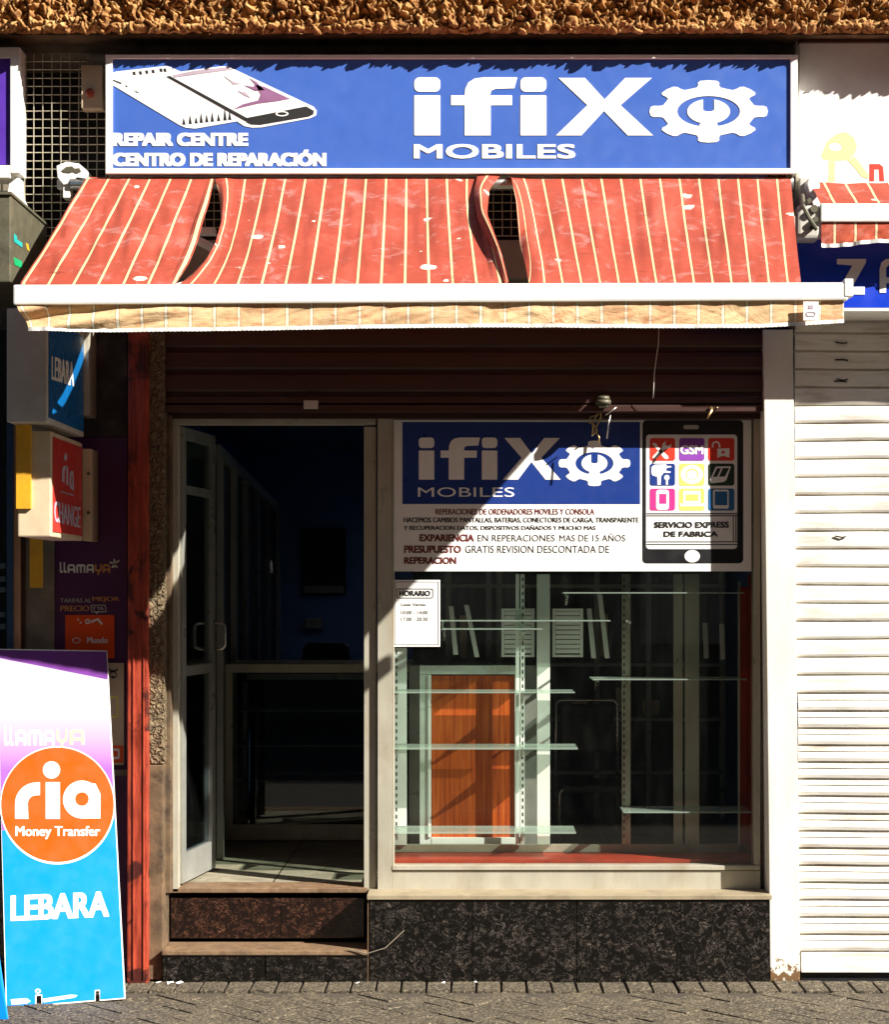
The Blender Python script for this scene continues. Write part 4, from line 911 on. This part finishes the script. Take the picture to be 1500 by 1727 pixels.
# sheet with animal sticker and tabs
st_ = thing('sticker_sheet', 'white sheet with yellow and orange stickers between the advertising board and red post', 'notice', (W(196, 0, -.02).x, -.02, W(0, 1290, 0).z))
part('sheet', m_cream, st_, (180, 1118, 209, 1290, .085, .099, .0005))
graphic('animal_face', [('p', [el(191, 1138, 6.5, 6, 24), el(191, 1138, 4.6, 4.2, 20)]), ('p', [[(184, 1130), (183, 1126), (188, 1130), (194, 1130), (199, 1126), (198, 1131), (193, 1134), (187, 1134)]]), ('p', [el(191, 1141, 2, 2, 12)])], wall(.085), m_ink, st_, .0004, .0005)
graphic('yellow_tab', [('p', [rr(182, 1174, 199.5, 1210, 1), rr(184, 1177, 197, 1207, 1)])], wall(.085), m_yelp, st_, .0004, .0005)
graphic('orange_tab', [('p', [rr(181, 1257, 208, 1286, 1)])], wall(.085), m_orange, st_, .0004, .0005)
graphic('tab_letters', [('p', [rr(187, 1262, 202, 1280, 3), rr(190, 1266, 199, 1276, 2)])], wall(.085), m_print_w, st_, .001, .0005)
m = MB(); q = W(190, 1303, .03); r_ = W(216, 1303, .03); m.cyl((q.x-.06, .03, q.z), (r_.x, .03, r_.z), .014, 14); m.cyl((r_.x-.022, .03, r_.z), (r_.x-.022, .10, r_.z), .01)
tag(m.build('rail_stub', m_plaster, None, True), 'short grey horizontal rail stub left of the red post', 'rail')
# top left violet sign
vg = thing('violet_fascia_sign', 'violet shop sign in a white frame cut off at the top left edge', 'sign', (W(-60, 0, 0).x, -.05, W(0, 285, 0).z))
part('panel', m_violet, vg, (-220, 98, 17, 278, -.085, -.02), bev=.001)
part('frame', m_enamel, vg, (-230, 80, 33, 97.5, -.10, .02), (17.3, 98, 33, 292, -.10, .02), (-230, 279, 17, 300, -.10, .02))
m = MB(); m.prism([W(x_, y_, -.07) for x_, y_ in ((17, 300.5), (33, 300.5), (34, 330), (45, 350), (44, 374), (20, 352), (10, 340))], (0, .07, 0), .002); m.build('corner_plate', m_enamel, vg)
# alarm box on the dark recess
ab = thing('alarm_box', 'small beige alarm box with a round red lamp left of the blue fascia sign', 'alarm', (W(157, 0, 0).x, 0, W(0, 184, 0).z))
m = MB(); m.pb(137, 110, 172, 183, -.045, .03, .004); m.build('box_body', m_cream, ab)
m = MB(); q = W(152, 158, -.045); m.cyl(q, q+Vector((0, -.012, 0)), .019, 24); m.build('lamp', M('rusty_red_lens', (.40, .06, .02), .3), ab, True)
# grimy box with stickers
gb = thing('meter_box', 'grimy dark metal box with green stickers sticking out left of the awning', 'box', (W(5, 0, -.3).x, -.3, W(0, 480, -.3).z))
q0 = W(18, 330, -.60); q1 = W(18, 476, -.60)
m = MB(); m.box((q0.x-.35, -.60, q1.z), (q0.x, .03, q0.z), .006); m.build('box_body', m_darkbox, gb)
m = MB(); m.box((q0.x-.36, -.61, q0.z+.001), (q0.x+.006, .03, q0.z+.014), .003); m.build('box_lid', m_darkbox, gb)
S = Pl((q0.x, 0, 0), (1, 0, 0))
graphic('teal_label', [('p', [[(23, 394), (28, 399), (28, 404), (37, 410), (37, 418), (23, 408)]])], S, m_teal, gb, .001)
graphic('green_label', [('p', [[(23, 434), (36, 441), (37, 453), (24, 447)]])], S, m_green, gb, .001)
graphic('yellow_label', [('p', [[(43, 410), (47, 412), (49, 424), (45, 421)]])], S, m_yellow, gb, .001)
# projecting blue sign
def projecting(name, label, xl, xr, yt, yb, Yn, Yfar, case, facem, y_in=8):
    t_ = thing(name, label, 'sign', (W((xl+xr)/2, 0, Yn).x, (Yn+Yfar)/2, W(0, yb, Yn).z))
    a = W(xl, yb, Yn); b = W(xr, yt, Yn)
    m = MB(); m.box((a.x, Yn, a.z), (b.x, Yfar, b.z), .006); m.build('casing', case, t_)
    iz = y_in/C0
    m = MB(); m.box((b.x+.0005, Yn+.025, a.z+iz), (b.x+.004, Yfar-.02, b.z-iz), .001); m.build('face_panel', facem, t_)
    return t_, Pl((b.x+.004, 0, 0), (1, 0, 0))
C0 = 383.
pb_, S = projecting('blue_projecting_sign', 'dark blue projecting sign with grey casing hanging under the left end of the awning', 11, 79, 520, 712, -.75, -.06, m_greycase, m_bluebox)
graphic('sign_lettering', [('t', 'LEBARA', 86, 600, 124, 640, .5, .32)], S, m_enamel, pb_, .001)
part('wall_bracket', m_alu, pb_, (134, 540, 150, 700, -.058, .10))
rc, S = projecting('red_projecting_sign', 'cream cased projecting sign with red ria CHANGE face below the blue one', 30, 86, 727, 905, -.64, -.05, m_cream, m_red_p)
graphic('logo_letters', [('p', [el(110, 771, 2.6, 6.5, 16)]), ('p', [[(104, 812), (104, 792), (106, 786), (110, 785), (110, 791), (108, 793), (108, 814)]]), ('p', [[(111, 786), (114, 786.5), (114, 819), (111, 817)]]), ('p', [[(117, 800), (119, 793), (123, 795), (124, 828), (118, 824), (116, 815)], [(119.5, 803), (121.5, 802), (121.7, 820), (119.3, 815)]]),
   ('t', 'CHANGE', 91, 844, 135, 880, .4, .26), ('t', 'money transfer', 102, 826, 124, 832, 0, .3)], S, m_pale, rc, .001)
part('mounting_plate', m_cream, rc, (139, 757, 154, 912, -.045, .10))
m = MB()
for y in (799, 865):
    q = W(150, y, -.045); m.cyl(q, q+Vector((0, -.012, 0)), .007, 10)
m.build('bolt', m_darkbox, rc)
part('yellow_tape', m_yellow, rc, (27, 716, 52, 858, -.655, -.6405, .001))
m = MB(); m.pb(50, 905, 72, 991, -.03, -.022, .001); tag(m.build('yellow_tape_strip', m_yellow), 'loose strip of yellow tape hanging below the red projecting sign', 'tape')
# advertising board
bl, brr = W(10, 1700, -.47), W(212, 1684, -.375); tl = W(-6, 1094, -.06)
nrm = (brr-bl).cross(tl-bl).normalized()
if nrm.y > 0: nrm = -nrm
B_ = Pl(bl, nrm)
adb = thing('advertising_board', 'tall leaning advertising board, purple, orange ria circle and blue Lebara part, by red post', 'sign', ((bl+brr)/2))
def slab(name, pts, mt, h=0, th=.012, bev=.002):
    m = MB(); m.prism([B_.at(x_, y_, h) for x_, y_ in pts], -B_.n*th, bev); return m.build(name, mt, adb)
slab('board', [(-6, 1094), (181, 1097), (212, 1684), (168, 1687.5), (168, 1670), (161, 1670.6), (161, 1688), (70, 1695.6), (70, 1678), (61, 1678.6), (61, 1696.3), (10, 1700)], m_print_w, 0, .012, .001)
graphic('purple_area_with_glare', [('p', [[(-4, 1096), (179, 1099), (194, 1380), (3, 1400)]])], B_, m_glare_purple, adb, .0006, .0005)
graphic('painted_shade_band', [('p', [[(-4, 1096), (179.6, 1099), (182, 1146), (-3.4, 1109)]])], B_, m_top_shade, adb, .0013, .0005)  # shade painted as a band, cut along the awning's shadow edge
graphic('blue_area', [('p', [[(3.2, 1400.4), (194.2, 1380.4), (209.5, 1682), (169, 1685.4), (169, 1668.5), (160, 1669), (160, 1686), (71.5, 1693), (71.5, 1676), (59.5, 1677), (59.5, 1694.3), (12, 1697.6)]])], B_, m_cyan, adb, .0006, .0005)
graphic('circle_rim', [('p', [el(97, 1358, 97, 99.5, 80)])], B_, m_print_w, adb, .0013, .0005)
graphic('circle', [('p', [el(97, 1357, 95, 96.5, 80)])], B_, m_orange, adb, .002, .0005)
def zr6(l, z=2.669, ox=0, oy=1080): return [(ox+x_/z, oy+y_/z) for x_, y_ in l]
arc = lambda cx, cy, r0, a0, a1, n=10: [(cx+r0*math.cos(R(a0+(a1-a0)*k/n)), cy+r0*math.sin(R(a0+(a1-a0)*k/n))) for k in range(n+1)]
logo = [('p', [zr6([(68, 803), (68, 735)]+arc(163, 735, 95, 180, 270)[1:]+[(180, 638), (180, 696)]+arc(163, 735, 38, 270, 180)+[(128, 803)])]),
        ('p', [zr6([(206, 638), (270, 638), (270, 803), (206, 803)])]), ('p', [el(*zr6([(232, 583)])[0], 14.5, 14.5, 36)]),
        ('p', [zr6(arc(369, 716, 85, 88, 300, 24)+[(430, 645), (452, 690), (452, 801), (372, 801)]), zr6(arc(369, 714, 31, 0, 345, 24))]),
        ('t', 'Money Transfer', 26, 1393, 169, 1415, .55)]
graphic('circle_lettering', logo, B_, m_print_w, adb, .0027, .0008)
graphic('lower_lettering', [('t', 'LEBARA', 18, 1510, 184, 1553, 2.0, -.045)], B_, m_print_w, adb, .0013, .0008)
graphic('faint_lettering', small_caps('llAmA', [(7, 14), (16, 23), (26, 44), (47, 71), (74, 92)], 1231, 1257), B_, m_print_w, adb, .0013, .0008)
graphic('faint_yellow_lettering', small_caps('YA', [(95, 114), (117, 143)], 1230, 1256), B_, m_cream, adb, .0013, .0008)
graphic('white_streak', [('p', [[(18, 1685), (45, 1683), (52, 1688), (45, 1692), (20, 1694)]]), ('p', [[(72, 1684), (120, 1677), (131, 1678), (126, 1682), (74, 1690)]]), ('p', [el(64, 1671, 5, 4, 14), el(64, 1671, 2.5, 1.8, 12)])], B_, m_print_w, adb, .0013, .0008)
m = MB()
for x_ in (20, 170):
    t0 = B_.at(x_, 1110, -.014); m.tube([t0, Vector((t0.x, -.06, .012))], .010, 8)
m.build('rear_leg', m_steel, adb)
m = MB(); a_, b_ = W(-14, 1585, -.62), W(7, 1725, -.82); a_.z = .45; 
m.prism([W(-30, 1500, -.50), W(-18, 1500, -.50), W(13, 1718, -.71), W(-1, 1727, -.71)], (0, .014, 0), .003)
tag(m.build('board_leg', m_cyan), 'pale blue slanting board leg at the bottom left corner', 'board leg')

# ------------------------------------------------ right neighbour
RN = thing('right_shopfront', 'neighbouring shop with closed white roller shutter at the right edge', 'building', (2.4, .1, 0))
s = MB(); slats(s, 1340, 1900, 534, 1170, .03, 30.3, .016, 90, [(0, .3), (.05, .85), (.2, 1), (.5, 1.05), (.78, 1), (.88, .8), (.92, -.1), (.985, -.1), (1, .3)], .011)
slats(s, 1346, 1900, 1170.3, 1604, .03, 29, .020, 60, [(0, .2), (.06, .55), (.30, .65), (.36, .2), (.40, .6), (.5, 1), (.7, 1.1), (.88, .9), (.93, .1), (.98, .1), (1, .2)], .011)
s.build('roller_shutter', m_shut_w, RN, True)
for p_ in RN.children:
    for f_ in p_.data.polygons: f_.use_smooth = False
part('bottom_bar', m_shut_w, RN, (1352, 1606, 1900, 1640, .012, .05, .004))
part('shutter_seal', m_black, RN, (1352, 1641, 1900, 1655, .035, .06, .002))
part('pier_beyond', m_white, RN, (1905, 300, 2100, 1655, -.02, .3, .004))
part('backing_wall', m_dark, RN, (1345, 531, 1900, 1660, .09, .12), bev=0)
m = MB()
for y in (578, 608, 640, 644, 905): 
    m.tube([W(1410+random.uniform(-3, 3), y-1, .008), W(1421, y+random.uniform(-2, 2), .006), W(1428+random.uniform(-2, 4), y, .008)], .0035, 6)
m.build('dent_scar', m_dark, RN, True)
# locksmith fascia
lf = thing('key_fascia_sign', 'white fascia sign with yellow keys and red letter at the top right', 'sign', (W(1500, 0, 0).x, 0, W(0, 405, 0).z))
part('panel', m_enamel, lf, (1349, 72, 1800, 404, -.03, .015, .002))
part('upper_lip', m_brown, lf, (1349, 60, 1800, 71.5, -.05, .02, .002))
K = wall(-.03)
graphic('key_picture', [('p', [[(1386, 262), (1396, 238), (1412, 226), (1426, 223), (1440, 232), (1446, 248), (1441, 262), (1430, 270), (1404, 272), (1388, 268)], el(1410, 248, 11, 7, 24)]),
    ('p', [[(1398, 273), (1410, 273), (1408, 290), (1409, 307), (1397, 307), (1399, 290)]]), ('p', [[(1430, 270), (1442, 264), (1466, 296), (1464, 302), (1454, 298), (1444, 285)]])], K, m_ywkey, lf, .0005, .0006)
graphic('red_letter', [('p', [[(1467, 306), (1467, 277), (1484, 277), (1490, 282), (1492, 306), (1484, 306), (1483, 286), (1475, 286), (1475, 306)]])], K, m_brightred, lf, .0005, .0006)
graphic('panel_seam', [('p', [rr(1349, 156.6, 1410, 157.6)])], K, m_pale, lf, .0005, .0004)
# navy sign with big letters
zsg = thing('blue_letter_sign', 'royal blue sign with large white letters Z A under the right awning', 'sign', (W(1500, 0, -.2).x, -.13, W(0, 526, -.26).z))
part('panel', M('royal_blue_sign', (.008, .045, .55), .35, var=.08, bstr=.03), zsg, (1185, 404, 1850, 519, -.26, .0, .002))  # left end stretched behind the awning to block stray sun on the shutter
part('lower_trim', m_enamel, zsg, (1346, 519.5, 1850, 525, -.265, .0, .002))
graphic('letters', [('p', [[(1412, 437), (1461, 437), (1461, 443), (1438, 484), (1459, 484), (1459, 497), (1414, 497), (1414, 490), (1438, 448), (1412, 446)]]),
    ('p', [[(1484, 494), (1484, 455), (1487, 443), (1495, 437), (1520, 437), (1527, 443), (1530, 455), (1530, 494), (1519, 494), (1519, 478), (1495, 478), (1495, 494)], [(1495, 468), (1519, 468), (1519, 452), (1514, 447), (1500, 447), (1495, 452)]])], wall(-.26), m_print_w, zsg, .0006, .002)
# retracted right awning
ra = thing('retracted_awning', 'nearly closed red striped awning with white bar at the right edge', 'awning', (W(1500, 0, -.3).x, -.2, W(0, 412, -.38).z))
m = MB()
def rcan(u, v):
    X0 = W(1386, 0, -.36).x; q0 = W(0, 309, -.10); q1 = W(0, 347, -.36)
    return Vector((X0+u*1.5, lerp(-.10, -.36, v), lerp(q0.z, q1.z, v)+.006*noise.noise(Vector((u*14, v*3, 0)))))
m.grid(rcan, 80, 6, lambda a, b: (a*15.9-.14, b)); m.build('canopy', m_fab, ra, True, False)
m = MB(); m.pb(1385, 343, 1830, 374, -.385, -.35, .006); m.build('front_bar', m_enamel, ra)
m = MB()
def rval(u, v):
    q = W(1386+u*444, lerp(375, 409+4*math.sin(u*16+1), v), -.375); w_ = .015*noise.noise(Vector((u*30+v*3, v*2, 7)))
    return q+Vector((0, -w_*v, 0))
m.grid(rval, 160, 10, lambda a, b: (a*12.6-.14, b)); m.build('valance', m_val2, ra, True, False)
m = MB()
m.grid(lambda u, v: rval(u, 1)+Vector((0, -.002, .004-.016*v)), 160, 1); m.build('valance_trim', m_enamel, ra, False, False)
m = MB(); m.prism([W(x_, y_, -.10) for x_, y_ in ((1350, 300), (1362, 298), (1368, 330), (1374, 350), (1384, 380), (1380, 392), (1372, 388), (1356, 362), (1349, 352))], (0, .09, 0), .003)
m.pb(1346, 346, 1384, 402, -.37, -.19, .012); m.pb(1322, 364, 1345.5, 402, -.36, -.19, .004)  # boxes added to the plate to stop sun slipping between the awnings
m.build('bracket_plate_and_sun_block', m_greycase, ra)
m = MB(); m.prism([W(x_, y_, -.17) for x_, y_ in ((1364, 300), (1378, 298), (1384, 312), (1381, 330), (1375, 336), (1366, 326), (1362, 312))], (0, .09, 0), .005)
m.build('bracket_hub', m_enamel, ra)
m = MB()
for px, py, r0 in ((1374, 352, .016), (1366, 338, .010), (1376, 370, .012), (1370, 384, .010)):
    q = W(px, py, -.395); m.cyl(q, q+Vector((0, .03, 0)), r0, 14)
m.tube([W(1354, 330, -.30), W(1356, 350, -.40), W(1366, 370, -.41), W(1378, 388, -.40)], .009, 8)
m.build('arm_joint', m_darkbox, ra)
# litter --------------------------------------------------------------
def scrap(px, py, Y, sz, ang, lab, mt=m_print_w, nm='paper_scrap', grp='litter along the foot of the wall'):
    q = Vector((W(px, 0, Y).x, Y, .004 if True else 0)); m = MB(); c, s_ = math.cos(ang), math.sin(ang); pts = []
    for k in range(6):
        t = k*math.pi/3; r0 = sz*random.uniform(.6, 1.1); a_, b_ = r0*math.cos(t), r0*.45*math.sin(t); pts.append(q+Vector((a_*c-b_*s_, a_*s_+b_*c, .004+random.uniform(0, sz*.55))))
    m.prism(pts, (0, 0, -.002)); o = m.build(nm, mt); tag(o, lab, 'litter', grp)
scrap(288, 0, -.07, .030, 1.2, 'crumpled white paper scrap at the left foot of the lower step')
scrap(268, 0, -.06, .018, .3, 'small white scrap between the red post and the lower step')
scrap(302, 0, -.08, .020, .5, 'thin white scrap just right of the crumpled paper by the step')
scrap(603, 0, -.07, .012, .5, 'tiny pale scrap at the right end of the lower step foot')
scrap(748, 0, -.06, .011, .2, 'tiny white fleck at the foot of the second plinth tile joint')
scrap(802, 0, -.06, .014, .9, 'white fleck at the foot of the middle left plinth tile')
scrap(930, 0, -.06, .016, 2., 'yellowish leaf scrap at the foot of the black plinth', m_cream, 'leaf_scrap')
m = MB(); m.tube([Vector((W(585, 0, -.05).x, -.05, .155)), Vector((W(620, 0, -.05).x, -.055, .135)), Vector((W(650, 0, -.05).x, -.06, .16)), Vector((W(682, 0, -.05).x, -.05, .235))], .0025, 5)
tag(m.build('dry_twig', m_plaster, None), 'thin dry twig stuck against the plinth corner beside the step', 'twig')
# across the street ---------------------------------------------------
OB = thing('street_building', 'plain brown four storey building across the street, seen only in reflections', 'building', (0, -20, 0))
m = MB(); m.box((-45, -24, -.2), (45, -18, 17.0), .02); m.build('wall', M('dull_render', (.10, .075, .05), .9, var=.25), OB)
for k in range(-6, 7):
    m = MB(); m.box((k*3-.6, -18.0, 1.0), (k*3+.6, -17.95, 2.6), .01); m.box((k*3-.6, -18.0, 4.2), (k*3+.6, -17.95, 5.8), .01)
    m.build('shuttered_window', m_cream, OB)
